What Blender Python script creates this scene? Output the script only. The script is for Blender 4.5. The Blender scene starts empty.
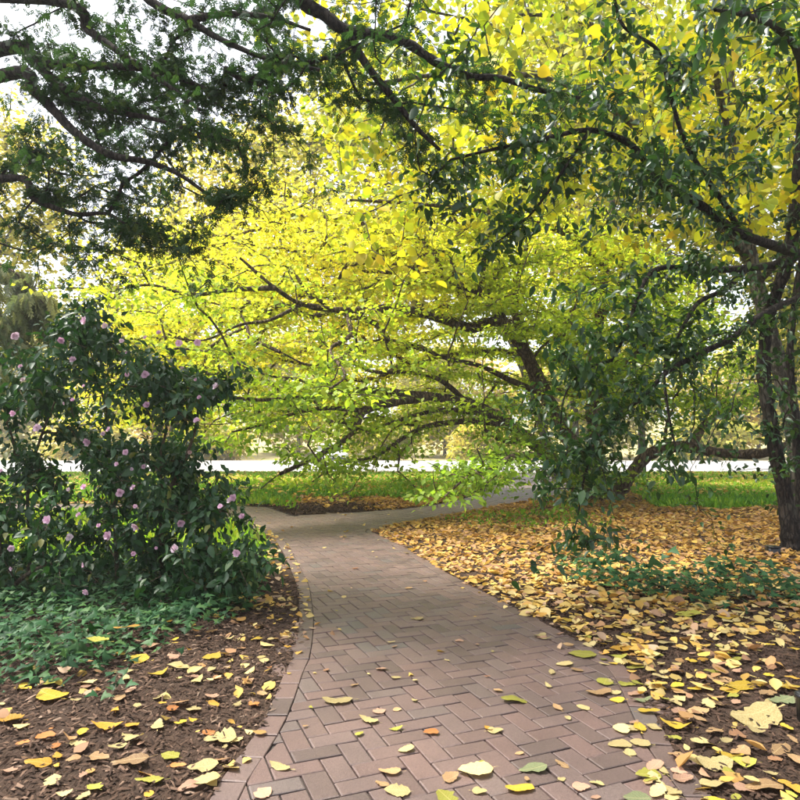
import bpy, math, random
import numpy as np
from mathutils import Vector, Matrix

rng = np.random.default_rng(7)
random.seed(7)
R = math.radians
scene = bpy.context.scene
COL = scene.collection

# ------------------------------------------------------------------ camera
CAM_H, PITCH, FPX = 1.25, R(4.2), 640.0
cam_d = bpy.data.cameras.new('camera'); cam = bpy.data.objects.new('camera', cam_d); COL.objects.link(cam)
cam.location = (0, 0, CAM_H); cam.rotation_euler = (R(90) + PITCH, 0, 0)
cam_d.sensor_width = 36; cam_d.lens = 36 * FPX / 800; cam_d.clip_start = 0.05; cam_d.clip_end = 2000
scene.camera = cam

# ------------------------------------------------------------------ sky, sun, exposure
SUN_AZ, SUN_EL = R(-82), R(60)          # azimuth from +Y (ahead), negative = to the left
world = bpy.data.worlds.new('World'); scene.world = world; world.use_nodes = True
wn = world.node_tree.nodes; wl = world.node_tree.links
sky = wn.new('ShaderNodeTexSky'); sky.sky_type = 'NISHITA'; sky.sun_disc = False
sky.sun_elevation = SUN_EL; sky.sun_rotation = SUN_AZ
sky.air_density = 1.0; sky.dust_density = 4.0; sky.ozone_density = 1.0
hs = wn.new('ShaderNodeHueSaturation'); hs.inputs['Saturation'].default_value = 0.35
wl.new(sky.outputs[0], hs.inputs['Color'])
wl.new(hs.outputs[0], wn['Background'].inputs['Color'])
wn['Background'].inputs['Strength'].default_value = 0.15
sl = bpy.data.lights.new('sun', 'SUN'); sl.energy = 2.7; sl.angle = R(10); sl.color = (1, 0.95, 0.86)
sun = bpy.data.objects.new('sun', sl); COL.objects.link(sun)
sd = Vector((math.sin(SUN_AZ) * math.cos(SUN_EL), math.cos(SUN_AZ) * math.cos(SUN_EL), math.sin(SUN_EL)))
sun.rotation_euler = (-sd).to_track_quat('-Z', 'Y').to_euler()
vs = scene.view_settings
vs.view_transform = 'Standard'; vs.look = 'None'; vs.gamma = 1; vs.use_curve_mapping = False
vs.exposure = 1.7
cy = scene.cycles
cy.max_bounces = 10; cy.diffuse_bounces = 6; cy.transmission_bounces = 6; cy.glossy_bounces = 3
cy.use_denoising = True; cy.denoising_prefilter = 'ACCURATE'; cy.caustics_reflective = False; cy.caustics_refractive = False
cy.sample_clamp_indirect = 6

# ------------------------------------------------------------------ helpers: picture measurements -> world
CP, SP = math.cos(PITCH), math.sin(PITCH)
def ray(px, py):
    a = (px - 400) / FPX; b = (400 - py) / FPX
    return np.array([a, CP - b * SP, SP + b * CP])
def at(px, py, Y):
    d = ray(px, py); s = Y / d[1]
    return np.array([d[0] * s, Y, CAM_H + d[2] * s])
def G(px, py, z=0.0):
    d = ray(px, py); s = (z - CAM_H) / d[2]
    return np.array([d[0] * s, d[1] * s])
def project(P):
    P = np.asarray(P, float)
    d = P - np.array([0, 0, CAM_H])
    f = d[:, 1] * CP + d[:, 2] * SP; u = -d[:, 1] * SP + d[:, 2] * CP
    f = np.where(f < 0.05, 0.05, f)
    return 400 + FPX * d[:, 0] / f, 400 - FPX * u / f, f

# ------------------------------------------------------------------ helpers: objects
def tag(o, label=None, cat=None, group=None, kind=None):
    if label: o['label'] = label
    if cat: o['category'] = cat
    if group: o['group'] = group
    if kind: o['kind'] = kind
    return o
def link(name, data, parent=None):
    o = bpy.data.objects.new(name, data); COL.objects.link(o)
    if parent is not None: o.parent = parent
    return o
def empty(name, loc):
    o = link(name, None); o.location = loc; o.empty_display_size = 0.1
    return o
def raw_mesh(name, V, F, mat, attrs=None, smooth=False):
    V = np.asarray(V, np.float32); F = np.asarray(F, np.int32)
    m = bpy.data.meshes.new(name); k = F.shape[1]
    m.vertices.add(len(V)); m.vertices.foreach_set('co', V.ravel())
    m.loops.add(F.size); m.loops.foreach_set('vertex_index', F.ravel())
    m.polygons.add(len(F))
    m.polygons.foreach_set('loop_start', np.arange(0, F.size, k, dtype=np.int32))
    m.polygons.foreach_set('loop_total', np.full(len(F), k, np.int32))
    if smooth: m.polygons.foreach_set('use_smooth', np.ones(len(F), bool))
    for n, a in (attrs or {}).items():
        at_ = m.attributes.new(n, 'FLOAT', 'POINT'); at_.data.foreach_set('value', np.asarray(a, np.float32))
    m.materials.append(mat); m.update(calc_edges=True); m.validate()
    return m
def part(name, m, parent, loc0=None, kind=None):
    """mesh in world coordinates under a parent whose location is loc0"""
    o = link(name, m, parent)
    if loc0 is not None: o.location = -Vector(loc0)
    if kind: o['kind'] = kind
    return o
def nrm(a): return a / np.maximum(np.linalg.norm(a, axis=-1, keepdims=True), 1e-9)
def frames(d, n):
    """rotation matrices whose columns are side, direction, normal"""
    d = nrm(d); s = nrm(np.cross(d, n)); n2 = np.cross(s, d)
    return np.stack([s, d, n2], -1)
def scatter(T, F, P, Rm, S, attrs=None):
    """copies of template T (k,3), tris F, at P with rotation Rm and scale S"""
    N = len(P); k = len(T); S = np.asarray(S)
    if S.ndim == 1: S = S[:, None] * np.ones(3)
    V = np.einsum('nij,nkj->nki', Rm, T[None] * S[:, None, :]) + P[:, None]
    FF = (F[None] + (np.arange(N) * k)[:, None, None]).reshape(-1, F.shape[1])
    A = {n: np.repeat(a, k) for n, a in (attrs or {}).items()}
    return V.reshape(-1, 3), FF, A
class Waves:
    def __init__(s, scale, seed, n=10):
        g = np.random.default_rng(seed)
        s.k = g.normal(size=(n, 3)); s.k /= np.linalg.norm(s.k, axis=1, keepdims=True)
        s.k *= g.uniform(.6, 1.9, (n, 1)) * 2 * np.pi / scale; s.p = g.uniform(0, 6.3, n)
    def __call__(s, P):
        return np.sin(np.asarray(P) @ s.k.T + s.p).mean(1) * 2.0
def catmull(pts, n=8):
    P = np.asarray(pts, float); P = np.vstack([2 * P[0] - P[1], P, 2 * P[-1] - P[-2]]); out = []
    for i in range(1, len(P) - 2):
        t = np.linspace(0, 1, n, endpoint=False)[:, None]
        a, b, c, d = P[i - 1], P[i], P[i + 1], P[i + 2]
        out.append(.5 * ((2 * b) + (-a + c) * t + (2 * a - 5 * b + 4 * c - d) * t ** 2 + (-a + 3 * b - 3 * c + d) * t ** 3))
    out.append(P[-2][None]); return np.vstack(out)
def tube(P, r, k=6, cap=True):
    P = np.asarray(P, float); r = np.asarray(r, float)
    n = len(P); T = nrm(np.gradient(P, axis=0))
    up = np.array([0.31, 0.2, 0.93]) if abs(nrm(P[-1] - P[0])[2]) < .8 else np.array([0.95, .3, .1])
    s = nrm(np.cross(T, up)); b = np.cross(s, T)
    a = np.linspace(0, 2 * np.pi, k, endpoint=False)
    V = P[:, None] + r[:, None, None] * (np.cos(a)[None, :, None] * s[:, None] + np.sin(a)[None, :, None] * b[:, None])
    i = np.arange(n - 1)[:, None] * k; j = np.arange(k)[None]; j2 = (j + 1) % k
    F = np.stack([i + j, i + j2, i + k + j2, i + k + j], -1).reshape(-1, 4)
    return V.reshape(-1, 3), F
def join(parts):
    V = []; F = []; o = 0
    for v, f in parts: V.append(v); F.append(f + o); o += len(v)
    return np.vstack(V), np.vstack(F)

# ------------------------------------------------------------------ materials
def new_mat(name):
    m = bpy.data.materials.new(name); m.use_nodes = True
    return m, m.node_tree.nodes, m.node_tree.links, m.node_tree.nodes['Principled BSDF']
def ramp(nodes, stops):
    r = nodes.new('ShaderNodeValToRGB'); e = r.color_ramp.elements
    while len(e) < len(stops): e.new(0.5)
    for el, (p, c) in zip(e, stops): el.position = p; el.color = (*c, 1)
    return r
def noise(nodes, scale, detail=4, rough=.55, coord=None, links=None):
    n = nodes.new('ShaderNodeTexNoise'); n.inputs['Scale'].default_value = scale
    n.inputs['Detail'].default_value = detail; n.inputs['Roughness'].default_value = rough
    if coord is not None: links.new(coord, n.inputs['Vector'])
    return n
def mixc(nodes, links, a, b, fac, mode='MIX'):
    m = nodes.new('ShaderNodeMix'); m.data_type = 'RGBA'; m.blend_type = mode
    for s, v in ((6, a), (7, b)):
        if isinstance(v, tuple): m.inputs[s].default_value = (*v, 1)
        else: links.new(v, m.inputs[s])
    if isinstance(fac, (int, float)): m.inputs[0].default_value = fac
    else: links.new(fac, m.inputs[0])
    return m.outputs[2]
def math_(nodes, links, op, a, b=0.0, clamp=False):
    m = nodes.new('ShaderNodeMath'); m.operation = op; m.use_clamp = clamp
    for i, v in enumerate((a, b)):
        if isinstance(v, (int, float)): m.inputs[i].default_value = v
        else: links.new(v, m.inputs[i])
    return m.outputs[0]
def leaf_material(name, stops, trans=.45, rough=.5, tint=(1.25, 1.2, .7), source='attr', veins=False, spec=.4, spots=0.0):
    m, N, L, B = new_mat(name)
    if source == 'attr':
        a = N.new('ShaderNodeAttribute'); a.attribute_name = 'tone'; t = a.outputs['Fac']
        b = N.new('ShaderNodeAttribute'); b.attribute_name = 'rnd'; rr = b.outputs['Fac']
    else:
        a = N.new('ShaderNodeObjectInfo'); t = a.outputs['Random']
        w = N.new('ShaderNodeTexWhiteNoise'); w.noise_dimensions = '1D'; L.new(t, w.inputs['W']); rr = w.outputs['Value']
    rp = ramp(N, stops); L.new(t, rp.inputs[0]); c = rp.outputs[0]
    v = math_(N, L, 'MULTIPLY_ADD', rr, .6); v.node.inputs[2].default_value = .7
    h = N.new('ShaderNodeHueSaturation'); L.new(c, h.inputs['Color']); L.new(v, h.inputs['Value']); c = h.outputs[0]
    if veins or spots:
        tc = N.new('ShaderNodeTexCoord')
        if spots:
            n = noise(N, 28 if source == 'attr' else 38, 5, .65, tc.outputs['Object'], L)
            r2 = ramp(N, [(.42, (1, 1, 1)), (.68, (.55, .4, .28))]); L.new(n.outputs[0], r2.inputs[0])
            c = mixc(N, L, c, r2.outputs[0], spots, 'MULTIPLY')
        if veins:
            sx = N.new('ShaderNodeSeparateXYZ'); L.new(tc.outputs['Object'], sx.inputs[0])
            ax = math_(N, L, 'ABSOLUTE', sx.outputs[0])
            sk = math_(N, L, 'SUBTRACT', sx.outputs[1], math_(N, L, 'MULTIPLY', ax, .8))
            wv = math_(N, L, 'PINGPONG', sk, .065)
            mid = math_(N, L, 'LESS_THAN', ax, .014); ven = math_(N, L, 'LESS_THAN', wv, .007)
            k = math_(N, L, 'MAXIMUM', mid, math_(N, L, 'MULTIPLY', ven, .55))
            k = math_(N, L, 'MULTIPLY', k, .32)
            c = mixc(N, L, c, mixc(N, L, c, (.75, .6, .3), .55), k)
    L.new(c, B.inputs['Base Color']); B.inputs['Roughness'].default_value = rough
    B.inputs['Specular IOR Level'].default_value = spec
    if trans > 0:
        tr = N.new('ShaderNodeBsdfTranslucent')
        L.new(mixc(N, L, c, tint, 1.0, 'MULTIPLY'), tr.inputs['Color'])
        mx = N.new('ShaderNodeMixShader'); mx.inputs[0].default_value = trans
        L.new(B.outputs[0], mx.inputs[1]); L.new(tr.outputs[0], mx.inputs[2])
        L.new(mx.outputs[0], N['Material Output'].inputs['Surface'])
    return m
def bark_material(name, c1, c2, c3, scale=1.0):
    m, N, L, B = new_mat(name)
    tc = N.new('ShaderNodeTexCoord'); mp = N.new('ShaderNodeMapping'); L.new(tc.outputs['Object'], mp.inputs['Vector'])
    mp.inputs['Scale'].default_value = (scale, scale, scale * .3)
    n1 = noise(N, 11, 8, .72, mp.outputs[0], L); n2 = noise(N, 2.2, 4, .6, tc.outputs['Object'], L)
    wp = N.new('ShaderNodeVectorMath'); wp.operation = 'MULTIPLY_ADD'; L.new(n1.outputs['Color'], wp.inputs[0]); wp.inputs[1].default_value = (.12, .12, .12); L.new(mp.outputs[0], wp.inputs[2])
    vo = N.new('ShaderNodeTexVoronoi'); vo.feature = 'DISTANCE_TO_EDGE'; vo.inputs['Scale'].default_value = 15; L.new(wp.outputs[0], vo.inputs['Vector'])
    fis = ramp(N, [(0, (.12, .12, .12)), (.16, (1, 1, 1))]); L.new(vo.outputs['Distance'], fis.inputs[0])
    r = ramp(N, [(.3, c1), (.52, c2), (.75, c3)]); L.new(n1.outputs[0], r.inputs[0])
    c = mixc(N, L, r.outputs[0], c3, math_(N, L, 'MULTIPLY', n2.outputs[0], .4))
    c = mixc(N, L, c, fis.outputs[0], .6, 'MULTIPLY')
    lich = ramp(N, [(.6, (0, 0, 0)), (.72, (1, 1, 1))]); L.new(n2.outputs[0], lich.inputs[0])
    c = mixc(N, L, c, (.16, .17, .12), math_(N, L, 'MULTIPLY', lich.outputs[0], .35))
    L.new(c, B.inputs['Base Color']); B.inputs['Roughness'].default_value = .92; B.inputs['Specular IOR Level'].default_value = .2
    bp = N.new('ShaderNodeBump'); bp.inputs['Strength'].default_value = 1.0; bp.inputs['Distance'].default_value = .05
    L.new(math_(N, L, 'ADD', n1.outputs[0], fis.outputs[0]), bp.inputs['Height']); L.new(bp.outputs[0], B.inputs['Normal'])
    return m
def plain(name, c, rough=.5, metallic=0, var=.15, scale=20):
    m, N, L, B = new_mat(name)
    tc = N.new('ShaderNodeTexCoord'); n = noise(N, scale, 4, .6, tc.outputs['Object'], L)
    r = ramp(N, [(.3, tuple(x * (1 - var) for x in c)), (.7, tuple(min(1, x * (1 + var)) for x in c))]); L.new(n.outputs[0], r.inputs[0])
    L.new(r.outputs[0], B.inputs['Base Color']); B.inputs['Roughness'].default_value = rough; B.inputs['Metallic'].default_value = metallic
    return m

SPREAD = [(0, (.16, .28, .03)), (.35, (.34, .45, .04)), (.7, (.52, .54, .05)), (1, (.68, .58, .06))]
M_spread = leaf_material('spreading_tree_leaves', SPREAD, .6, .55, (1.3, 1.28, .75))
YEL = [(0, (.2, .3, .025)), (.3, (.4, .44, .03)), (.7, (.6, .52, .03)), (1, (.68, .47, .04))]
M_yel = leaf_material('yellow_tree_leaves', YEL, .5, .5, (1.2, 1.15, .6))
M_yel_o = leaf_material('yellow_tree_leaf', YEL, .5, .5, (1.2, 1.15, .6), 'object')
HOL = [(0, (.014, .04, .014)), (.5, (.024, .06, .02)), (.9, (.045, .088, .022)), (1, (.11, .14, .028))]
M_hol = leaf_material('evergreen_leaves', HOL, .22, .36, (2.6, 2.8, .8), spec=.36)
M_hol_o = leaf_material('evergreen_leaf', HOL, .22, .36, (2.6, 2.8, .8), 'object', spec=.36)
CAM = [(0, (.016, .05, .018)), (.6, (.028, .072, .025)), (.95, (.055, .105, .028)), (1, (.16, .16, .04))]
M_cam = leaf_material('camellia_leaves', CAM, .16, .45, (2.2, 2.6, .8), spec=.36)
M_cam_o = leaf_material('camellia_leaf', CAM, .16, .45, (2.2, 2.6, .8), 'object', spec=.36)
NEE = [(0, (.016, .04, .018)), (.6, (.03, .064, .023)), (1, (.08, .11, .028))]
M_nee = leaf_material('conifer_needles', NEE, .3, .6, (1.6, 1.8, .8), spec=.12)
M_weep = leaf_material('weeping_needles', [(0, (.12, .17, .08)), (1, (.28, .28, .13))], .4, .6)
IVY = [(0, (.014, .046, .018)), (.6, (.026, .076, .027)), (1, (.06, .12, .035))]
M_ivy = leaf_material('ivy_leaves', IVY, .15, .5, (1.6, 1.8, .8), spec=.14)
M_ivy_o = leaf_material('ivy_leaf', IVY, .15, .5, (1.6, 1.8, .8), 'object', spec=.14)
LIT = [(0, (.5, .39, .16)), (.25, (.52, .35, .08)), (.45, (.48, .27, .06)), (.65, (.38, .22, .1)), (.85, (.28, .155, .085)), (1, (.44, .3, .19))]
M_lit = leaf_material('leaf_litter', LIT, .25, .65, (1.1, 1.0, .7), spec=.25)
M_grass = leaf_material('ground_cover', [(0, (.1, .25, .02)), (.6, (.22, .4, .03)), (1, (.44, .48, .04))], .45, .6)
M_pink = leaf_material('pink_petals', [(0, (.62, .38, .5)), (.8, (.7, .52, .62)), (.9, (.74, .62, .66)), (1, (.5, .32, .25))], .3, .5, (1.1, 1, 1.05), 'object')
M_bark = bark_material('brown_bark', (.08, .055, .038), (.16, .11, .078), (.26, .19, .14))
M_dark = bark_material('dark_bark', (.016, .012, .009), (.042, .032, .026), (.09, .072, .057), 1.6)
M_grey = bark_material('grey_bark', (.06, .05, .042), (.14, .12, .1), (.22, .2, .17), .8)
M_stem = bark_material('tan_stem', (.1, .07, .045), (.2, .15, .095), (.3, .24, .16), 4.0)

# fallen leaves, one material for each colour
def fallen(name, c, trans=.2):
    cs = [(0, tuple(x * .6 for x in c)), (1, tuple(min(.85, x * .88) for x in c))]
    return leaf_material('fallen_' + name, cs, trans, .6, (1.1, 1.0, .7), 'object', True, .25, .85)
FALL = {k: fallen(k, c) for k, c in dict(
    cream=(.6, .5, .23), yellow=(.66, .47, .05), gold=(.6, .34, .045), lime=(.42, .42, .07), tan=(.46, .3, .15),
    orange=(.5, .2, .06), green=(.26, .31, .16), brown=(.28, .15, .08), pink=(.52, .32, .22)).items()}

# ------------------------------------------------------------------ path outline (ground measurements)
left_e = [(-.72, -1.5), (-.70, .5)] + [tuple(G(*p)) for p in ((216, 787), (241, 753), (266, 714), (284, 673), (294, 650), (299, 610), (292, 572))] + \
         [(-1.9, 9.3), (-3.2, 11.3), (-5.5, 12.0), (-9, 12.1), (-16, 11.6)]
far_e = [(-16, 14.4), (-9, 14.3), (-5.0, 14.15), (-2.75, 13.6)]
wedge = [(-1.95, 11.9)]
far_e2 = [(-.9, 12.5), (.2, 13.4), (1.25, 15.2), (2.6, 19.0), (4.0, 23.5), (5.2, 29.2)]
right_e = [(9.2, 29.2), (7.2, 24), (5.4, 19.5), (3.7, 16), (2.1, 13.7), (.7, 11.6)]
tip = [(-.05, 10.45), (-.4, 9.75), (-.25, 9.1)]
right_n = [(.1, 8.0)] + [tuple(G(*p)) for p in ((446, 572), (500, 600), (560, 631), (598, 650), (628, 669), (665, 731), (700, 781))] + [(1.08, .5), (1.05, -1.5)]
LE = catmull(left_e, 6); RE = catmull(right_e[2:] + tip + right_n, 6)
PATH = np.vstack([LE, np.array(far_e), np.array(wedge), catmull(far_e2, 4), np.array(right_e[:2]), RE])
def exact_sd(P, poly=PATH):
    """distance to the outline, positive inside"""
    P = np.asarray(P, float); A = poly; Bp = np.roll(poly, -1, 0)
    best = np.full(len(P), 1e9); ins = np.zeros(len(P), bool)
    for a, b in zip(A, Bp):
        ab = b - a; t = np.clip(((P - a) @ ab) / max(ab @ ab, 1e-9), 0, 1)
        best = np.minimum(best, np.hypot(*(P - a - t[:, None] * ab).T))
        c = ((a[1] > P[:, 1]) != (b[1] > P[:, 1])) & (P[:, 0] < (b[0] - a[0]) * (P[:, 1] - a[1]) / (b[1] - a[1] + 1e-12) + a[0])
        ins ^= c
    return np.where(ins, best, -best)
SD0, SDS = np.array([-17., -3.2]), .05
_gx, _gy = np.meshgrid(np.arange(700), np.arange(660), indexing='ij')
SDG = np.full(_gx.shape, -4.0); _c = exact_sd(np.c_[_gx[::20, ::20].ravel(), _gy[::20, ::20].ravel()] * SDS + SD0).reshape(35, 33)
_near = np.abs(np.kron(_c, np.ones((20, 20)))) < 3.2      # only cells near the outline get the exact distance
SDG[:] = np.kron(_c, np.ones((20, 20))); SDG[_near] = exact_sd(np.c_[_gx[_near], _gy[_near]] * SDS + SD0)
def poly_sd(P):
    q = (np.asarray(P, float) - SD0) / SDS; out = (q[:, 0] < 0) | (q[:, 1] < 0) | (q[:, 0] > 698) | (q[:, 1] > 658)
    q = np.clip(q, 0, [698, 658]); i = q.astype(int); f = q - i
    v = (SDG[i[:, 0], i[:, 1]] * (1 - f[:, 0]) + SDG[i[:, 0] + 1, i[:, 1]] * f[:, 0]) * (1 - f[:, 1]) + (SDG[i[:, 0], i[:, 1] + 1] * (1 - f[:, 0]) + SDG[i[:, 0] + 1, i[:, 1] + 1] * f[:, 0]) * f[:, 1]
    return np.where(out, -4.0, v)

# ------------------------------------------------------------------ ground: one sheet to the horizon
w_h = Waves(1.3, 3); w_h2 = Waves(.35, 4); w_big = Waves(7, 5)
def height(x, y):
    P2 = np.stack([x, y], -1); sdv = poly_sd(P2)
    P3 = np.stack([x, y, 0 * x], -1)
    out = -.006 + np.clip(-sdv, 0, .6) * .05 + (w_h(P3) * .016 + w_h2(P3) * .006) * np.clip(-sdv * 3, 0, 1)
    z = np.where(sdv > 0, -.006 - .06 * np.clip(sdv / .12, 0, 1), out)
    # beyond the paths the ground swells a little under the green cover, dips to the road, rises far away
    band = np.clip((y - 14.5) / 4, 0, 1) * np.clip((28 - y) / 3, 0, 1) * np.clip(-sdv / 2, 0, 1)
    z += band * .12
    z = np.where(y > 28, -.05, z)
    z += np.clip((y - 66) / 60, 0, 1) ** 1.3 * 5.0 + np.clip((y - 126) / 200, 0, 1) * 10
    return z
u = np.linspace(-1, 1, 301)
gx = np.sign(u) * (np.abs(u) * 9 + 391 * np.abs(u) ** 7)
v = np.linspace(0, 1, 330); gy = -3 + v * 24 + 480 * v ** 8
X, Y = np.meshgrid(gx, gy, indexing='ij')
Z = height(X.ravel(), Y.ravel())
V = np.stack([X.ravel(), Y.ravel(), Z], -1)
nx, ny = len(gx), len(gy); ii, jj = np.meshgrid(np.arange(nx - 1), np.arange(ny - 1), indexing='ij')
a0 = (ii * ny + jj).ravel(); F = np.stack([a0, a0 + ny, a0 + ny + 1, a0 + 1], -1)
def green_mask(x, y):
    P3 = np.stack([x, y, 0 * x], -1); n = w_h(P3) * .5 + w_big(P3) * .8
    s = poly_sd(np.stack([x, y], -1))
    g1 = np.clip((y - 15.2 - .35 * np.clip(x - 1, 0, 9) - n * .5) / .8, 0, 1)
    g2 = np.clip((y - 12.6 - n * .6) / .6, 0, 1) * np.clip((x - 4.6 - (y - 12) * .25) / .6, 0, 1)
    g3 = np.clip((-1.15 - .12 * (y - 6.5) - x) / .5, 0, 1) * np.clip((y - 6.4) / .6, 0, 1)
    return np.clip(np.maximum(np.maximum(g1, g2), g3), 0, 1) * (s < -.15)
gm = green_mask(X.ravel(), Y.ravel()); gm[Y.ravel() > 60] = 1
m, N, L, B = new_mat('ground_mulch')
tc = N.new('ShaderNodeTexCoord')
n1 = noise(N, 34, 8, .7, tc.outputs['Object'], L); n2 = noise(N, 1.7, 4, .6, tc.outputs['Object'], L)
n3 = noise(N, .35, 5, .6, tc.outputs['Object'], L)
mp = N.new('ShaderNodeMapping'); mp.inputs['Scale'].default_value = (60, 16, 30); mp.inputs['Rotation'].default_value = (0, 0, .6); L.new(tc.outputs['Object'], mp.inputs['Vector'])
n4 = noise(N, 1.6, 5, .6, mp.outputs[0], L)
rm = ramp(N, [(.28, (.026, .015, .010)), (.5, (.062, .036, .024)), (.72, (.12, .073, .048))]); L.new(n4.outputs[0], rm.inputs[0])
rm2 = ramp(N, [(.35, (.035, .023, .016)), (.7, (.075, .05, .034))]); L.new(n1.outputs[0], rm2.inputs[0])
mul = mixc(N, L, rm.outputs[0], rm2.outputs[0], n2.outputs[0])
rg = ramp(N, [(.3, (.06, .11, .02)), (.55, (.12, .18, .03)), (.75, (.24, .24, .05))]); L.new(n3.outputs[0], rg.inputs[0])
fa = N.new('ShaderNodeAttribute'); fa.attribute_name = 'far'
rf = ramp(N, [(.3, (.2, .22, .08)), (.5, (.36, .31, .14)), (.7, (.42, .32, .16))]); L.new(n3.outputs[0], rf.inputs[0])
fargreen = mixc(N, L, rg.outputs[0], rf.outputs[0], fa.outputs['Fac'])
ga = N.new('ShaderNodeAttribute'); ga.attribute_name = 'green'
L.new(mixc(N, L, mul, fargreen, ga.outputs['Fac']), B.inputs['Base Color']); B.inputs['Roughness'].default_value = .95
B.inputs['Specular IOR Level'].default_value = .2
bp = N.new('ShaderNodeBump'); bp.inputs['Strength'].default_value = 1; bp.inputs['Distance'].default_value = .02
L.new(math_(N, L, 'ADD', n1.outputs[0], n4.outputs[0]), bp.inputs['Height']); L.new(bp.outputs[0], B.inputs['Normal'])
ground = link('ground', raw_mesh('ground', V, F, m, {'green': gm, 'far': (Y.ravel() > 60).astype(float)}, True))
tag(ground, 'dark brown mulch ground running into green beyond the brick path', kind='structure')
def gz(x, y):
    x = np.atleast_1d(np.asarray(x, float)); y = np.atleast_1d(np.asarray(y, float))
    z = height(x, y); s = poly_sd(np.stack([x, y], -1))
    return np.where(s > 0, .001, z)

# ------------------------------------------------------------------ brick path
def brick_material(name, source):
    m, N, L, B = new_mat(name)
    if source == 'attr':
        a = N.new('ShaderNodeAttribute'); a.attribute_name = 'rnd'; t = a.outputs['Fac']
        tc = N.new('ShaderNodeTexCoord'); co = tc.outputs['Object']
    else:
        a = N.new('ShaderNodeObjectInfo'); t = a.outputs['Random']
        ge = N.new('ShaderNodeNewGeometry'); co = ge.outputs['Position']
    r = ramp(N, [(0, (.078, .053, .046)), (.2, (.094, .061, .052)), (.42, (.115, .071, .061)), (.65, (.105, .072, .064)), (.88, (.127, .079, .067)), (1, (.085, .069, .063))])
    L.new(t, r.inputs[0])
    n1 = noise(N, 90, 6, .7, co, L); n2 = noise(N, 2.3, 5, .6, co, L); n3 = noise(N, 300, 2, .5, co, L)
    r1 = ramp(N, [(.32, (.62, .6, .6)), (.5, (1, 1, 1)), (.7, (1.25, 1.25, 1.25))]); L.new(n1.outputs[0], r1.inputs[0])
    c = mixc(N, L, r.outputs[0], r1.outputs[0], .75, 'MULTIPLY')
    r2 = ramp(N, [(.33, (.78, .77, .76)), (.5, (.97, .97, .96)), (.66, (1.12, 1.11, 1.08))]); L.new(n2.outputs[0], r2.inputs[0])
    c = mixc(N, L, c, r2.outputs[0], .8, 'MULTIPLY')
    pit = ramp(N, [(.30, (.25, .25, .25)), (.38, (1, 1, 1))]); L.new(n3.outputs[0], pit.inputs[0])
    c = mixc(N, L, c, pit.outputs[0], .6, 'MULTIPLY')
    L.new(c, B.inputs['Base Color'])
    B.inputs['Roughness'].default_value = .52; B.inputs['Specular IOR Level'].default_value = .55
    bp = N.new('ShaderNodeBump'); bp.inputs['Strength'].default_value = .5; bp.inputs['Distance'].default_value = .004
    L.new(math_(N, L, 'ADD', n1.outputs[0], n3.outputs[0]), bp.inputs['Height']); L.new(bp.outputs[0], B.inputs['Normal'])
    return m
M_brick_o = brick_material('paving_brick', 'object'); M_brick = brick_material('paving_brick_field', 'attr')
M_sand = plain('joint_sand', (.026, .021, .017), .95, 0, .7, 9)
bw, bj, TH = .1, .0068, R(22)
ux = np.array([math.cos(TH), math.sin(TH)]); uy = np.array([-math.sin(TH), math.cos(TH)])
pm = bpy.data.meshes.new('brick_path'); pm.from_pydata([(x, y, -.0115) for x, y in PATH], [], [list(range(len(PATH)))]); pm.materials.append(M_sand); pm.update()
path = link('brick_path', pm); tag(path, 'red brown brick path in herringbone forking left and right', kind='structure')
def prism(poly, top=0.0, ch=.004, depth=.03):
    """bevelled brick from a 2-D polygon (counter-clockwise)"""
    n = len(poly); c = poly.mean(0)
    e = np.roll(poly, -1, 0) - poly; el = np.linalg.norm(e, axis=1).min()
    ins = poly + (c - poly) / np.maximum(np.linalg.norm(c - poly, axis=1, keepdims=True), 1e-6) * min(ch * 1.6, el * .3)
    V = np.vstack([np.c_[poly, np.full(n, top - depth)], np.c_[poly, np.full(n, top - ch * .7)], np.c_[ins, np.full(n, top)]])
    Fs = [[i + k * n, (i + 1) % n + k * n, (i + 1) % n + (k + 1) * n, i + (k + 1) * n] for k in (0, 1) for i in range(n)]
    Fs.append([i + 2 * n for i in range(n)])
    return V, Fs
def half_clip(poly, p, nrm_):
    out = []; d = (poly - p) @ nrm_
    for i in range(len(poly)):
        j = (i + 1) % len(poly)
        if d[i] >= 0: out.append(poly[i])
        if d[i] * d[j] < 0: out.append(poly[i] + (poly[j] - poly[i]) * d[i] / (d[i] - d[j]))
    return np.array(out) if len(out) >= 3 else None
BORD = .104
def ring_offset(poly, d):
    e = nrm(np.roll(poly, -1, 0) - poly); e0 = np.roll(e, 1, 0); n = nrm(e + e0); n = np.c_[-n[:, 1], n[:, 0]]
    return poly + n * d
area = .5 * np.sum(PATH[:, 0] * np.roll(PATH[:, 1], -1) - np.roll(PATH[:, 0], -1) * PATH[:, 1])
inw = 1 if area > 0 else -1
INNER = PATH + (ring_offset(PATH, inw * (BORD + .002)) - PATH)
bricks = []     # (centre, polygon, full, angle)
ext = 320
for ix in range(-ext, ext):
    for iy in range(-ext, ext):
        c = (ix - iy) % 4
        if c == 0: a, b, ori = (ix, iy), (ix + 2, iy + 1), 0
        elif c == 2: a, b, ori = (ix, iy - 1), (ix + 1, iy + 1), 1
        else: continue
        cx, cy_ = (a[0] + b[0]) / 2 * bw, (a[1] + b[1]) / 2 * bw
        p = ux * cx + uy * cy_
        if -16 < p[0] < 9.5 and .9 < p[1] < 29.2: bricks.append((p[0], p[1], ori))
bricks = np.array(bricks); bs = exact_sd(bricks[:, :2]); bricks = bricks[bs > -.05]; bs = bs[bs > -.05]
iA = INNER; iB = np.roll(INNER, -1, 0)
cand = []
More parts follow.
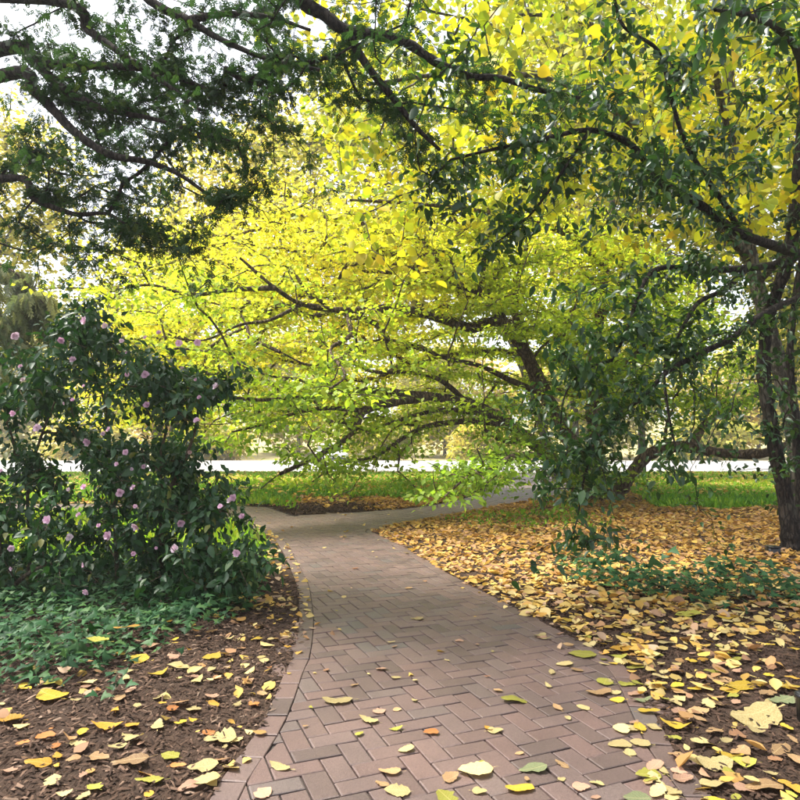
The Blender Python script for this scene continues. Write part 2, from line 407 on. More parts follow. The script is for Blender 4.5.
for (x, y, ori), s in zip(bricks, bs):
    hx, hy = (bw - bj / 2, bw / 2 - bj / 2) if ori == 0 else (bw / 2 - bj / 2, bw - bj / 2)
    c = np.array([x, y]); poly = np.array([c - ux * hx - uy * hy, c + ux * hx - uy * hy, c + ux * hx + uy * hy, c - ux * hx + uy * hy])
    full = True
    if s < BORD + .13:
        ab = iB - iA; t = np.clip(((c - iA) * ab).sum(1) / np.maximum((ab ** 2).sum(1), 1e-9), 0, 1)
        dd = np.hypot(*(c - iA - t[:, None] * ab).T)
        for k in np.argsort(dd)[:2]:
            if dd[k] > .13 or poly is None: continue
            n_ = nrm(ab[k]); n_ = np.array([-n_[1], n_[0]]) * inw
            q = half_clip(poly, iA[k], n_)
            if q is None: poly = None
            elif len(q) != len(poly) or abs(q - poly).max() > 1e-6: full = False; poly = q
        if poly is None: continue
        ar = .5 * abs(np.sum(poly[:, 0] * np.roll(poly[:, 1], -1) - np.roll(poly[:, 0], -1) * poly[:, 1]))
        if ar < .0006: continue
    cand.append((c, poly, full, ori))
# edging course: bricks end to end along both near edges
edging = []
def edge_course(line):
    P = np.asarray(line); seg = np.linalg.norm(np.diff(P, axis=0), axis=1); cum = np.r_[0, np.cumsum(seg)]
    s = 0
    while s + .2 < cum[-1]:
        p0 = np.array([np.interp(s + bj / 2, cum, P[:, k]) for k in (0, 1)]); p1 = np.array([np.interp(s + .2 - bj / 2, cum, P[:, k]) for k in (0, 1)])
        t = nrm(p1 - p0); n_ = np.array([-t[1], t[0]]) * inw
        edging.append(np.array([p0 + n_ * .002, p1 + n_ * .002, p1 + n_ * (BORD - .0015), p0 + n_ * (BORD - .0015)])); s += .2
edge_course(LE); edge_course(RE)
edging = [e if inw > 0 else e[::-1] for e in edging]
def in_view(c, z=0.0, mx=40):
    px, py, f = project(np.array([[c[0], c[1], z]])); return f[0] > .3 and -mx < px[0] < 800 + mx and -mx < py[0] < 800 + mx
cand.sort(key=lambda b: b[0] @ b[0])
bm_cache = {}
n_ind = 0; fieldV = []; fieldF4 = []; field_r = []; off = 0
FV = []; FF = []; FR = []
def add_field(V, Fs, r):
    global off
    FV.append(V); FF.extend([[i + off for i in f] for f in Fs]); FR.append(np.full(len(V), r)); off += len(V)
hx, hy = bw - bj / 2, bw / 2 - bj / 2
Vb, Fb = prism(np.array([[-hx, -hy], [hx, -hy], [hx, hy], [-hx, hy]]))
full_mesh = bpy.data.meshes.new('brick'); full_mesh.from_pydata(Vb.tolist(), [], Fb); full_mesh.materials.append(M_brick_o); full_mesh.update()
for c, poly, full, ori in cand:
    if n_ind < 262 and in_view(c):
        n_ind += 1
        if full: o = link('brick', full_mesh, path); o.rotation_euler = (rng.normal(0, .012), rng.normal(0, .008), TH + (R(90) if ori else 0) + rng.normal(0, .006))
        else:
            Vp, Fp = prism(poly - c); me = bpy.data.meshes.new('brick'); me.from_pydata(Vp.tolist(), [], Fp); me.materials.append(M_brick_o); me.update()
            o = link('brick', me, path)
        o.location = (c[0], c[1], rng.normal(0, .0014))
    else:
        Vp, Fp = prism(poly, rng.normal(0, .001)); add_field(Vp, Fp, rng.uniform())
edging.sort(key=lambda e: (e.mean(0) ** 2).sum()); n_e = 0
for e in edging:
    c = e.mean(0)
    if n_e < 34 and in_view(c):
        n_e += 1; Vp, Fp = prism(e - c, .001); me = bpy.data.meshes.new('edging_brick'); me.from_pydata(Vp.tolist(), [], Fp); me.materials.append(M_brick_o); me.update()
        o = link('edging_brick', me, path); o.location = (c[0], c[1], rng.normal(0, .001))
    else:
        Vp, Fp = prism(e, .001 + rng.normal(0, .001)); add_field(Vp, Fp, rng.uniform())
me = bpy.data.meshes.new('brick_field'); me.from_pydata(np.vstack(FV).tolist(), [], FF)
at_ = me.attributes.new('rnd', 'FLOAT', 'POINT'); at_.data.foreach_set('value', np.concatenate(FR).astype(np.float32)); me.materials.append(M_brick); me.update()
part('brick_field', me, path, kind='stuff')

# ------------------------------------------------------------------ road beyond
def box(x0, x1, y0, y1, z0, z1):
    V = np.array([[x, y, z] for z in (z0, z1) for y in (y0, y1) for x in (x0, x1)])
    F = np.array([[0, 2, 3, 1], [4, 5, 7, 6], [0, 1, 5, 4], [2, 6, 7, 3], [0, 4, 6, 2], [1, 3, 7, 5]]); return V, F
M_road = plain('pale_road', (.3, .29, .28), .9, 0, .12, 2.0); M_kerb = plain('pale_kerb', (.42, .4, .37), .85, 0, .12, 6)
V, F = box(-160, 160, 29.4, 60, -.3, .0)
road = link('road', raw_mesh('road', V, F, M_road)); tag(road, 'pale sunlit road beyond the green verge', kind='structure')
V, F = box(-160, 160, 29.2, 29.4, -.3, .1); part('kerb', raw_mesh('kerb', V, F, M_kerb), road)

# ------------------------------------------------------------------ leaf shapes
def leaf_shape(w=.5, fold=.12, droop=.15, n=3, tipw=1.0):
    """ovate leaf along +Y, length 1: n stations of edge-mid-edge"""
    t = np.linspace(0, 1, n + 2)[1:-1]; V = [(0, 0, 0)]
    for s in t:
        hw = w * .5 * (math.sin(math.pi * s ** .75) ** .8); z = -droop * s * s
        V += [(-hw, s, z + fold * hw * 2), (0, s, z), (hw, s, z + fold * hw * 2)]
    V.append((0, 1, -droop)); F = [(0, 2, 1), (0, 3, 2)]
    for i in range(n - 1):
        a = 1 + 3 * i; b = a + 3
        F += [(a, a + 1, b + 1), (a, b + 1, b), (a + 1, a + 2, b + 2), (a + 1, b + 2, b + 1)]
    a = 1 + 3 * (n - 1); e = len(V) - 1; F += [(a, a + 1, e), (a + 1, a + 2, e)]
    return np.array(V, float), np.array(F)
L_MID = (np.array([(0, 0, 0), (-.36, .45, .08), (0, .5, 0), (.36, .45, .08), (0, 1, -.12)], float), np.array([(0, 2, 1), (0, 3, 2), (1, 2, 4), (2, 3, 4)]))
L_FAR = (np.array([(0, 0, 0), (-.42, .5, .1), (.42, .5, .1), (0, 1, -.1)], float), np.array([(0, 2, 1), (1, 2, 3)]))
L_HOL = leaf_shape(.47, .2, .18, 3); L_CAM = leaf_shape(.52, .2, .2, 2); L_BIG = leaf_shape(.84, .1, .2, 2)
def ivy_shape():
    a = np.array([-150, -105, -70, -38, 0, 38, 70, 105, 150]); r = np.array([.34, .66, .3, .42, 1.0, .42, .3, .66, .34])
    rad = np.radians(90 - a); V = [(0, 0, .0)] + [(rr * math.cos(t) * .8, rr * math.sin(t) * .8 + .3, -.06 * rr + .05 * (i % 2)) for i, (t, rr) in enumerate(zip(rad, r))]
    V[0] = (0, .3, .06); F = [(0, i + 1, i) for i in range(1, 9)] + [(0, 1, 9)]
    return np.array(V, float), np.array(F)
L_IVY = ivy_shape()
def spray_shape(n=5):
    """flat fan of a conifer twig: a stem with paired, overlapping side shoots"""
    V = []; F = []
    for i in range(n):
        t = i / n; l = .44 * (1 - .7 * t) * (1 if i % 2 else .85)
        for s in (-1, 1):
            b = len(V); V += [(s * .005, t - .02, 0), (s * l * .6, t + .1, -.05 * l), (s * l, t + .3, -.2 * l), (s * l * .42, t + .27, -.04 * l), (s * .005, t + .11, 0)]
            f = [(b, b + 1, b + 4), (b + 1, b + 3, b + 4), (b + 1, b + 2, b + 3)]; F += f if s > 0 else [q[::-1] for q in f]
    b = len(V); V += [(-.03, .9, 0), (.03, .9, 0), (0, 1.15, -.05)]; F.append((b, b + 1, b + 2))
    return np.array(V, float), np.array(F)
L_SPRAY = spray_shape()

def leaf_objects(name, meshes, P, Rm, S, parent, loc0):
    """single leaves as parts of their own"""
    for i in range(len(P)):
        o = link(name, meshes[i % len(meshes)], parent)
        M4 = np.eye(4); M4[:3, :3] = Rm[i] * S[i]; M4[:3, 3] = P[i] - np.asarray(loc0); o.matrix_basis = Matrix(M4.tolist())
def pick_near(P, S, n, far=99):
    px, py, f = project(P); ok = (px > 0) & (px < 800) & (py > 0) & (py < 800) & (f > .5) & (f < far)
    size = np.where(ok, S / f, 0); idx = np.argsort(-size)[:n]; idx = idx[size[idx] > 0]
    msk = np.zeros(len(P), bool); msk[idx] = True; return msk
def tmesh(name, T, mat):
    return raw_mesh(name, T[0], T[1], mat, None, True)

# ------------------------------------------------------------------ tree growing
def grow(start, attract, step=.3, alpha=.25, sag=0.0, wob=.06, order_from=None, g=rng):
    """connect attraction points to the nearest wood; returns node positions, parents, tip node of each attractor, counts"""
    P = np.zeros((len(start) + 60 * len(attract) + 10, 3)); par = np.full(len(P), -1); pl = np.zeros(len(P)); n = len(start)
    P[:n] = [s[0] for s in start]; par[:n] = [s[1] for s in start]
    for i in range(n): pl[i] = 0 if par[i] < 0 else pl[par[i]] + np.linalg.norm(P[i] - P[par[i]])
    base = P[:n].copy()
    dmin = np.array([np.linalg.norm(base - a, axis=1).min() for a in attract]); tips = np.zeros(len(attract), int)
    for k in np.argsort(dmin):
        a = attract[k]; d = np.linalg.norm(P[:n] - a, axis=1); i = int(np.argmin(d + alpha * pl[:n])); dist = d[i]
        ns = max(1, min(50, int(math.ceil(dist / step)))); p0 = P[i]
        w = g.normal(0, wob * dist, 3); prev = i
        for s in range(1, ns + 1):
            t = s / ns; q = p0 + (a - p0) * t + w * (t * (1 - t)) * 2 + g.normal(0, wob * .12 * min(dist, 1), 3) * (t < 1)
            q[2] += sag * dist * (t * (1 - t)) * 2
            P[n] = q; par[n] = prev; pl[n] = pl[prev] + dist / ns; prev = n; n += 1
        tips[k] = prev
    P = P[:n]; par = par[:n]; cnt = np.zeros(n); cnt[tips] += 1
    for i in range(n - 1, -1, -1):
        if par[i] >= 0 and par[i] < i: cnt[par[i]] += cnt[i]
    return P, par, tips, cnt
def wood_tubes(P, par, cnt, n0, r_tip, ex=.5, rmax=.2, k=5):
    """tubes for grown wood (nodes >= n0)"""
    n = len(P); kids = [[] for _ in range(n)]
    for i in range(n0, n): kids[par[i]].append(i)
    r = np.minimum(r_tip * np.maximum(cnt, 1) ** ex, rmax); out = []
    stack = [(i, c) for i in range(n) for c in (kids[i] if i < n0 else [])]
    while stack:
        p, c = stack.pop(); ch = [p, c]
        while kids[c]:
            ks = sorted(kids[c], key=lambda q: -cnt[q]); stack += [(c, q) for q in ks[1:]]; c = ks[0]; ch.append(c)
        rr = r[ch].copy(); rr[0] = rr[1]; rr[-1] *= .5
        out.append(tube(P[ch], rr, k))
    return join(out)
def hand_limb(pts, r0, r1, k=9, n=6, wob=.02, g=rng):
    C = catmull(pts, n); t = np.linspace(0, 1, len(C)); r = r0 + (r1 - r0) * t ** .8
    C = C + g.normal(0, 1, C.shape) * (wob * r)[:, None]
    r = r * (1 + g.normal(0, .05, len(C)))
    return C, r, tube(C, r, k)
def knobby(C, r, k=18, amp=.16, flare=.5, seed=1):
    """trunk with lumps, furrows and root flare"""
    n = 4; t = np.linspace(0, len(C) - 1, (len(C) - 1) * n + 1); C2 = np.stack([np.interp(t, np.arange(len(C)), C[:, i]) for i in range(3)], -1); r2 = np.interp(t, np.arange(len(C)), r)
    V, F = tube(C2, r2, k); V = V.reshape(len(C2), k, 3); a = np.linspace(0, 2 * np.pi, k, endpoint=False)
    w1 = Waves(.55, seed); w2 = Waves(.16, seed + 1); q = V.reshape(-1, 3)
    d = (w1(q) * amp + w2(q) * amp * .45).reshape(len(C2), k)
    hgt = np.clip(C2[:, 2] - C2[0, 2], 0, None)
    d = d + (flare * np.exp(-hgt / .22))[:, None] * (1 + .55 * np.sin(a * 5 + seed))[None]
    V = C2[:, None] + (V - C2[:, None]) * (1 + d)[..., None]
    return V.reshape(-1, 3), F
def chain_nodes(start, C, attach=None, every=1):
    """append a hand-built limb to the start list"""
    pr = -1
    if attach is not None:
        A = np.array([s[0] for s in start]); pr = int(np.argmin(np.linalg.norm(A - C[0], axis=1)))
    for q in C[::every]:
        start.append((q, pr)); pr = len(start) - 1
def spread_leaves(P, par, tips, per, spread, flat, size, szvar=.25, tilt=.5, hang=0.0, along=2, g=rng, n0=0):
    """leaf positions and frames around each tip"""
    T = np.repeat(tips, per); N = len(T)
    back = T.copy()
    for _ in range(along):
        mv = (g.uniform(size=N) < .5) & (par[back] >= n0); back = np.where(mv, par[back], back)
    t = g.uniform(size=(N, 1)); t = np.where((par[back] < n0)[:, None], t * .35, t); base = P[back] * (1 - t) + P[np.maximum(par[back], 0)] * t
    off = g.normal(size=(N, 3)); off = nrm(off) * g.uniform(0, 1, (N, 1)) ** .6 * spread; off[:, 2] *= flat
    pos = base + off
    dr = nrm(off * np.array([1, 1, .3]) + g.normal(0, .25, (N, 3))); dr[:, 2] -= hang; dr = nrm(dr)
    nn = np.array([0, 0, 1.0]) + g.normal(0, tilt, (N, 3))
    return pos, frames(dr, nn), size * np.clip(g.normal(1, szvar, N), .45, 1.7)

# ------------------------------------------------------------------ the big spreading tree behind the fork
TB = at(600, 500, 15.0); TB[2] = 0
t_spread = empty('spreading_tree', TB)
tag(t_spread, 'large low spreading multi-stemmed tree with yellow green leaves behind the fork', 'tree')
limbs = [
    ('trunk', [(598, 512, 15), (597, 480, 15), (595, 440, 15), (593, 390, 15), (598, 330, 15.1), (606, 260, 15.2), (612, 200, 15.3)], .27, .08),
    ('trunk', [(604, 510, 14.9), (622, 487, 14.8), (640, 463, 14.6), (660, 449, 14.4), (690, 447, 14.2), (722, 453, 14), (770, 452, 13.6), (820, 430, 13.2)], .18, .08),
    ('trunk', [(590, 508, 14.9), (572, 478, 14.7), (545, 452, 14.4), (515, 429, 14.1), (491, 413, 13.8), (467, 402, 13.4), (434, 397, 13), (400, 393, 12.6), (363, 390, 12.2), (329, 395, 11.8), (262, 400, 11.3), (215, 395, 11)], .18, .02),
    ('trunk', [(592, 500, 15.1), (572, 445, 15), (545, 395, 14.8), (523, 348, 14.5), (500, 322, 14.2), (470, 327, 13.8), (440, 318, 13.4), (400, 308, 13), (373, 309, 12.7), (340, 310, 12.3), (302, 304, 12), (275, 288, 11.7), (240, 258, 11.4)], .2, .02),
    ('limb', [(503, 424, 14), (480, 421, 13.6), (454, 422, 13.3), (424, 427, 12.9), (400, 440, 12.6), (376, 456, 12.3), (339, 464, 12), (312, 482, 11.8)], .085, .012),
    ('limb', [(425, 396, 12.9), (390, 403, 12.4), (364, 411, 12), (356, 427, 11.8), (339, 444, 11.6), (305, 462, 11.4), (280, 474, 11.2)], .10, .03),
    ('limb', [(363, 411, 12), (330, 408, 11.8), (300, 412, 11.6), (260, 425, 11.4), (232, 432, 11.2)], .05, .015),
    ('limb', [(545, 452, 14.4), (530, 440, 13.8), (505, 441, 13.2), (485, 430, 12.6)], .10, .03),
    ('limb', [(555, 462, 14.4), (535, 455, 13), (515, 455, 12), (495, 467, 11.4), (467, 478, 11), (444, 497, 10.6)], .07, .012),
    ('limb', [(598, 400, 15), (612, 375, 14.8), (640, 350, 14.5), (670, 310, 14)], .14, .05),
    ('limb', [(600, 430, 15), (620, 415, 15.2), (632, 385, 15.4), (640, 340, 15.6)], .13, .05),
    ('limb', [(690, 447, 14.2), (705, 425, 14.4), (735, 405, 14.8), (770, 390, 15)], .13, .05),
    ('limb', [(523, 348, 14.5), (515, 310, 14.6), (520, 270, 14.8), (535, 220, 15)], .12, .04),
    ('limb', [(275, 288, 11.7), (230, 290, 11.4), (190, 295, 11.1), (150, 285, 10.9), (110, 292, 10.7)], .05, .015),
    ('limb', [(346, 310, 12.4), (350, 335, 12), (330, 350, 11.6), (345, 375, 11.3), (325, 392, 11)], .05, .015),
    ('limb', [(606, 270, 15.2), (570, 235, 14.5), (500, 215, 13.5), (430, 205, 12.6), (350, 200, 12)], .10, .02),
    ('limb', [(500, 418, 14), (470, 412, 13.4), (440, 410, 13), (405, 418, 12.6), (370, 430, 12.3), (340, 436, 12)], .07, .015),
    ('limb', [(467, 402, 13.4), (440, 380, 13), (410, 372, 12.7), (375, 372, 12.3), (345, 362, 12), (310, 365, 11.8), (280, 352, 11.6)], .06, .012),
    ('limb', [(545, 395, 14.8), (510, 380, 14.2), (480, 366, 13.8), (445, 358, 13.3), (415, 345, 13), (380, 340, 12.7), (350, 348, 12.4)], .08, .014),
    ('limb', [(515, 335, 14.4), (490, 300, 14), (455, 285, 13.6), (420, 270, 13.2), (385, 262, 12.9), (350, 250, 12.6)], .07, .014),
    ('limb', [(302, 304, 12), (270, 320, 11.8), (240, 325, 11.6), (205, 340, 11.4), (175, 338, 11.2)], .04, .01),
    ('limb', [(329, 395, 11.8), (300, 380, 11.6), (270, 376, 11.4), (240, 365, 11.2)], .035, .01),
    ('limb', [(424, 427, 12.9), (400, 425, 12.7), (385, 440, 12.5), (372, 470, 12.2)], .03, .008),
]
start = []; SC = []
for nm, pts, r0, r1 in limbs:
    C, r, tb = hand_limb([at(p[0], p[1], 15 - (15 - p[2]) * 1.4) for p in pts], r0, r1, 10 if nm == 'trunk' else 7)
    if nm == 'trunk':
        C[0][2] = min(C[0][2], -.1); tb = knobby(C, r, 18, .16, .45, len(SC) + 3)
    part(nm, raw_mesh(nm, *tb, M_bark, None, True), t_spread, TB); SC.append(C)
    chain_nodes(start, C, attach=(None if not start else 1))
g = np.random.default_rng(21)
att = []
cen = np.array([.2, 15.0, 1.0]); rad = np.array([8.6, 5.2, 6.8])
while len(att) < 2900:
    q = nrm(g.normal(size=3)); q[2] = abs(q[2]); rr = g.uniform(.3, 1) ** .45
    p = cen + q * rad * rr
    low = 1.38 + .6 * abs(w_big(p[None] * 2)[0])
    if p[0] > 3.4: low = 2.0
    if p[2] < 3.6 and g.uniform() < .28: continue
    if p[1] < 12.4 and g.uniform() < .66: continue
    if p[2] < low: continue
    tier = .7; ph = w_big(p[None])[0] * .6
    z = p[2] + ph; p[2] += (round(z / tier) * tier - z) * .72
    if p[2] > 7.0: continue
    att.append(p)
for (px, py, Y_) in [(470, 475, 10.8), (450, 492, 10.5), (430, 500, 10.4), (500, 470, 11), (440, 478, 10.6), (425, 488, 10.4), (480, 490, 10.7), (500, 497, 11.2), (470, 505, 10.6), (455, 470, 11),
                     (520, 468, 11.2), (535, 480, 11.4), (410, 497, 10.3), (415, 470, 10.5), (540, 512, 11), (520, 520, 10.8), (575, 520, 11.2), (590, 490, 12), (500, 455, 11), (475, 460, 10.9)]:
    att.append(at(px + g.normal(0, 6), py - 4 + g.normal(0, 4), Y_ + g.normal(0, .15)))
for _ in range(34): att.append(at(g.normal(598, 28), g.uniform(450, 508), g.uniform(12.6, 14.2)))    # shoots round the trunk base
for C in SC[4:9] + SC[13:15] + [SC[2][50:]]:          # twigs on the low limbs
    for _ in range(24):
        i = int(g.uniform(.3, 1) * (len(C) - 1)); att.append(C[i] + np.array([g.normal(0, .45), g.normal(0, .5), g.normal(.02, .3)]))
att = np.array(att)
P, par, tips, cnt = grow(start, att, .35, .3, .12, .10, g=g)
V, F = wood_tubes(P, par, cnt, len(start), .0075, .5, .06, 5)
part('branches', raw_mesh('branches', V, F, M_bark, None, True), t_spread, TB, 'stuff')
pos, Rm, S = spread_leaves(P, par, tips, 42, .62, .2, .094, .25, .36, .25, 3, g, len(start))
tone = np.clip(.42 + .22 * w_big(pos) + .075 * (pos[:, 2] - 3) - .035 * pos[:, 0] + .04 * (pos[:, 1] - 13) + g.normal(0, .14, len(pos)), 0, 1)  # yellower toward the back: light on the far side put into the tone
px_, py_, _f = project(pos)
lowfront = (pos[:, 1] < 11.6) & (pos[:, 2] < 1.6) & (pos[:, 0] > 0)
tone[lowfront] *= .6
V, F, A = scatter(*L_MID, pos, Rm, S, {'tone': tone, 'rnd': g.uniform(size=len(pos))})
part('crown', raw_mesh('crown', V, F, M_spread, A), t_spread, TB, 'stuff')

# ------------------------------------------------------------------ tall yellow tree
g = np.random.default_rng(33)
YB = np.array([6.95, 11.2, 0]); t_yel = empty('yellow_tree', YB)
tag(t_yel, 'tall tree with large bright yellow leaves arching over the path', 'tree')
start = []
ylimbs = [('trunk', [(6.95, 11.2, -.1), (6.9, 11.2, 1.5), (6.6, 11.25, 3.2), (6.25, 11.3, 5), (6.0, 11.2, 7), (5.9, 11, 9.2)], .17, .10),
          ('limb', [(6.32, 11.3, 4.6), (5.0, 10.4, 5.3), (3.8, 9.4, 5.9), (2.4, 8.5, 6.2), (1.0, 7.8, 6.0), (-.4, 7.4, 5.6)], .09, .02),
          ('limb', [(6.0, 11.2, 6), (5.2, 10, 6.9), (4.2, 8.6, 7.4), (3.2, 7.3, 7.4), (2.2, 6.4, 7.0)], .08, .02),
          ('limb', [(6.4, 11.25, 4.2), (6.6, 9.8, 4.8), (6.6, 8.3, 5.4), (6.2, 7, 5.8)], .07, .02),
          ('limb', [(5.95, 11.1, 7.6), (4.4, 11, 8.4), (2.8, 10.6, 8.7), (1.0, 10.2, 8.4)], .07, .02)]
for nm, pts, r0, r1 in ylimbs:
    C, r, tb = hand_limb(pts, r0, r1, 9)
    part(nm, raw_mesh(nm, *tb, M_grey, None, True), t_yel, YB); chain_nodes(start, C, attach=(None if not start else 1))
att = []
while len(att) < 800:
    p = np.array([g.uniform(-1.6, 9), g.uniform(5.6, 13), g.uniform(3.6, 9.8)])
    px, py, f = project(p[None])
    edge = 235 + 30 * math.sin(p[0] * 2)
    if p[0] < .5: edge = 150 + 60 * (p[0] + 1.6)
    if px[0] < 470 and p[1] < 8.5: continue
    if py[0] > edge or px[0] < 255: continue
    att.append(p)
for (px, py, Y_) in [(390, 268, 7.6), (372, 250, 7.8), (410, 290, 8), (330, 215, 8.6), (300, 200, 9), (360, 215, 8.4)]:
    att.append(at(px, py, Y_))
att = np.array(att)
P, par, tips, cnt = grow(start, att, .3, .1, .05, .1, g=g)
V, F = wood_tubes(P, par, cnt, len(start), .0045, .5, .06, 5); part('branches', raw_mesh('branches', V, F, M_grey, None, True), t_yel, YB, 'stuff')
pos, Rm, S = spread_leaves(P, par, tips, 24, .5, .6, .13, .22, .55, .5, 2, g, len(start))
tone = np.clip(.44 + .24 * w_big(pos) + g.normal(0, .18, len(pos)), 0, 1)
near = pick_near(pos, S, 240)
ym = [tmesh('leaf', leaf_shape(.82, .1, d, 3), M_yel_o) for d in (.1, .25, -.1)]
leaf_objects('leaf', ym, pos[near], Rm[near], S[near], t_yel, YB)
V, F, A = scatter(*L_BIG, pos[~near], Rm[~near], S[~near], {'tone': tone[~near], 'rnd': g.uniform(size=(~near).sum())})
part('crown', raw_mesh('crown', V, F, M_yel, A), t_yel, YB, 'stuff')

# ------------------------------------------------------------------ broad-leaved evergreen at the right
g = np.random.default_rng(44)
HB = np.append(G(792, 552), 0); t_hol = empty('evergreen_tree', HB)
tag(t_hol, 'dark glossy broad-leaved evergreen tree with drooping branches at the right edge', 'tree')
hl = [('trunk', [(792, 562, 7.6), (790, 530, 7.6), (782, 480, 7.6), (770, 420, 7.5), (764, 370, 7.5), (768, 320, 7.4), (790, 250, 7.2), (800, 150, 7), (812, 20, 6.8), (815, -120, 6.6)], .09, .06),
      ('trunk', [(798, 560, 7.75), (800, 500, 7.8), (796, 430, 7.9), (790, 350, 8), (800, 270, 8.1), (820, 150, 8.1)], .055, .04),
      ('limb', [(815, 290, 7.2), (800, 297, 6.7), (763, 314, 6.2), (732, 338, 5.9), (705, 351, 5.7), (668, 371, 5.5), (648, 393, 5.4), (628, 408, 5.3), (600, 428, 5.2)], .045, .012),
      ('limb', [(795, 258, 7.2), (773, 265, 6.8), (726, 270, 6.3), (690, 268, 6), (655, 270, 5.7), (638, 295, 5.5), (628, 329, 5.4), (612, 360, 5.4)], .05, .01),
      ('limb', [(746, 270, 6.5), (726, 289, 6.2), (699, 302, 6), (682, 329, 5.8), (665, 366, 5.6), (668, 410, 5.6), (676, 450, 5.6)], .03, .008),
      ('limb', [(805, 255, 7), (766, 243, 6.3), (732, 229, 5.9), (705, 208, 5.6), (682, 194, 5.4), (658, 179, 5.2), (631, 145, 5), (590, 130, 4.9), (540, 140, 4.8), (490, 150, 4.8), (450, 160, 4.7)], .055, .01),
      ('limb', [(740, 232, 6), (725, 205, 5.7), (709, 182, 5.5), (685, 142, 5.2), (672, 101, 5), (658, 51, 4.8), (624, 27, 4.6), (612, -10, 4.4)], .03, .01),
      ('limb', [(806, 120, 6.9), (800, 60, 5.5), (780, 30, 4.4), (745, 15, 3.6), (715, 10, 3.1)], .05, .008),
      ('limb', [(628, 408, 5.3), (600, 435, 5.2), (585, 475, 5.15), (578, 515, 5.1), (570, 545, 5.1)], .014, .005),
      ('limb', [(612, 360, 5.4), (585, 370, 5.3), (565, 395, 5.3), (560, 430, 5.3)], .014, .005),
      ('limb', [(590, 130, 4.9), (560, 175, 4.8), (530, 215, 4.8), (500, 240, 4.8)], .016, .006)]
start = []; HC = []
for nm, pts, r0, r1 in hl:
    C, r, tb = hand_limb([at(*p) for p in pts], r0, r1, 9 if nm == 'trunk' else 7)
    if nm == 'trunk': C[0][2] = -.1; tb = knobby(C, r, 18, .15, .6, len(HC) + 8)
    part(nm, raw_mesh(nm, *tb, M_dark, None, True), t_hol, HB); chain_nodes(start, C, attach=(None if not start else 1))
    HC.append(C)
att = []
bias = 0.0
def along(C, n, s, lo=.3):
    for _ in range(n):
        i = int((lo + (1 - lo) * g.uniform()) * (len(C) - 1)); att.append(C[i] + (g.normal(0, 1, 3) + np.array([0, bias, 0])) * np.array(s))
along(HC[2], 40, (.3, .3, .25)); along(HC[3], 48, (.35, .35, .3)); along(HC[4], 24, (.25, .3, .25))
along(HC[5], 85, (.4, .4, .28)); along(HC[6], 42, (.35, .35, .25)); along(HC[7], 26, (.3, .5, .25), .4)
along(HC[8], 30, (.33, .3, .2), .0); along(HC[9], 30, (.34, .3, .3), .0); along(HC[10], 36, (.35, .3, .2), .1)
along(HC[0], 75, (.45, .5, .4), .2); along(HC[1], 30, (.4, .4, .4), .25)
for (px, py, Y_) in [(600, 545, 5.4), (620, 470, 5.6), (610, 500, 5.5), (640, 440, 5.6), (560, 350, 5.2), (545, 330, 5.1), (580, 330, 5.2), (700, 510, 6.3), (712, 520, 6.2), (760, 480, 6.8), (740, 440, 6.6),
                     (720, 420, 6.4), (700, 400, 6.2), (470, 10, 3.8), (480, 25, 3.9), (450, 20, 3.8), (455, 60, 4), (420, 170, 4.6), (430, 200, 4.6), (415, 130, 4.4), (460, 210, 4.7), (740, 560, 6.3), (650, 470, 6.2), (670, 480, 6.4), (690, 470, 6.4), (640, 500, 6.2), (660, 440, 6.2), (700, 450, 6.4), (720, 470, 6.6), (690, 430, 6.2), (545, 470, 5.6), (550, 500, 5.6), (600, 460, 5.6), (620, 530, 5.6), (740, 380, 6.6), (720, 360, 6.4)]:
    att.append(at(px, py, Y_))
att = np.array(att)
P, par, tips, cnt = grow(start, att, .16, .12, -.02, .12, g=g)
V, F = wood_tubes(P, par, cnt, len(start), .0022, .5, .025, 5); part('branches', raw_mesh('branches', V, F, M_dark, None, True), t_hol, HB, 'stuff')
pos, Rm, S = spread_leaves(P, par, tips, 20, .18, .8, .076, .25, .6, .5, 3, g, len(start))
tone = np.clip(g.normal(.45, .24, len(pos)), 0, 1)
near = pick_near(pos, S, 290)
hm = [tmesh('leaf', leaf_shape(w, f, d, 3), M_hol_o) for w, f, d in ((.46, .2, .18), (.42, .28, .05), (.5, .15, .3))]
leaf_objects('leaf', hm, pos[near], Rm[near], S[near], t_hol, HB)
V, F, A = scatter(*L_HOL, pos[~near], Rm[~near], S[~near], {'tone': tone[~near], 'rnd': g.uniform(size=(~near).sum())})
part('crown', raw_mesh('crown', V, F, M_hol, A), t_hol, HB, 'stuff')

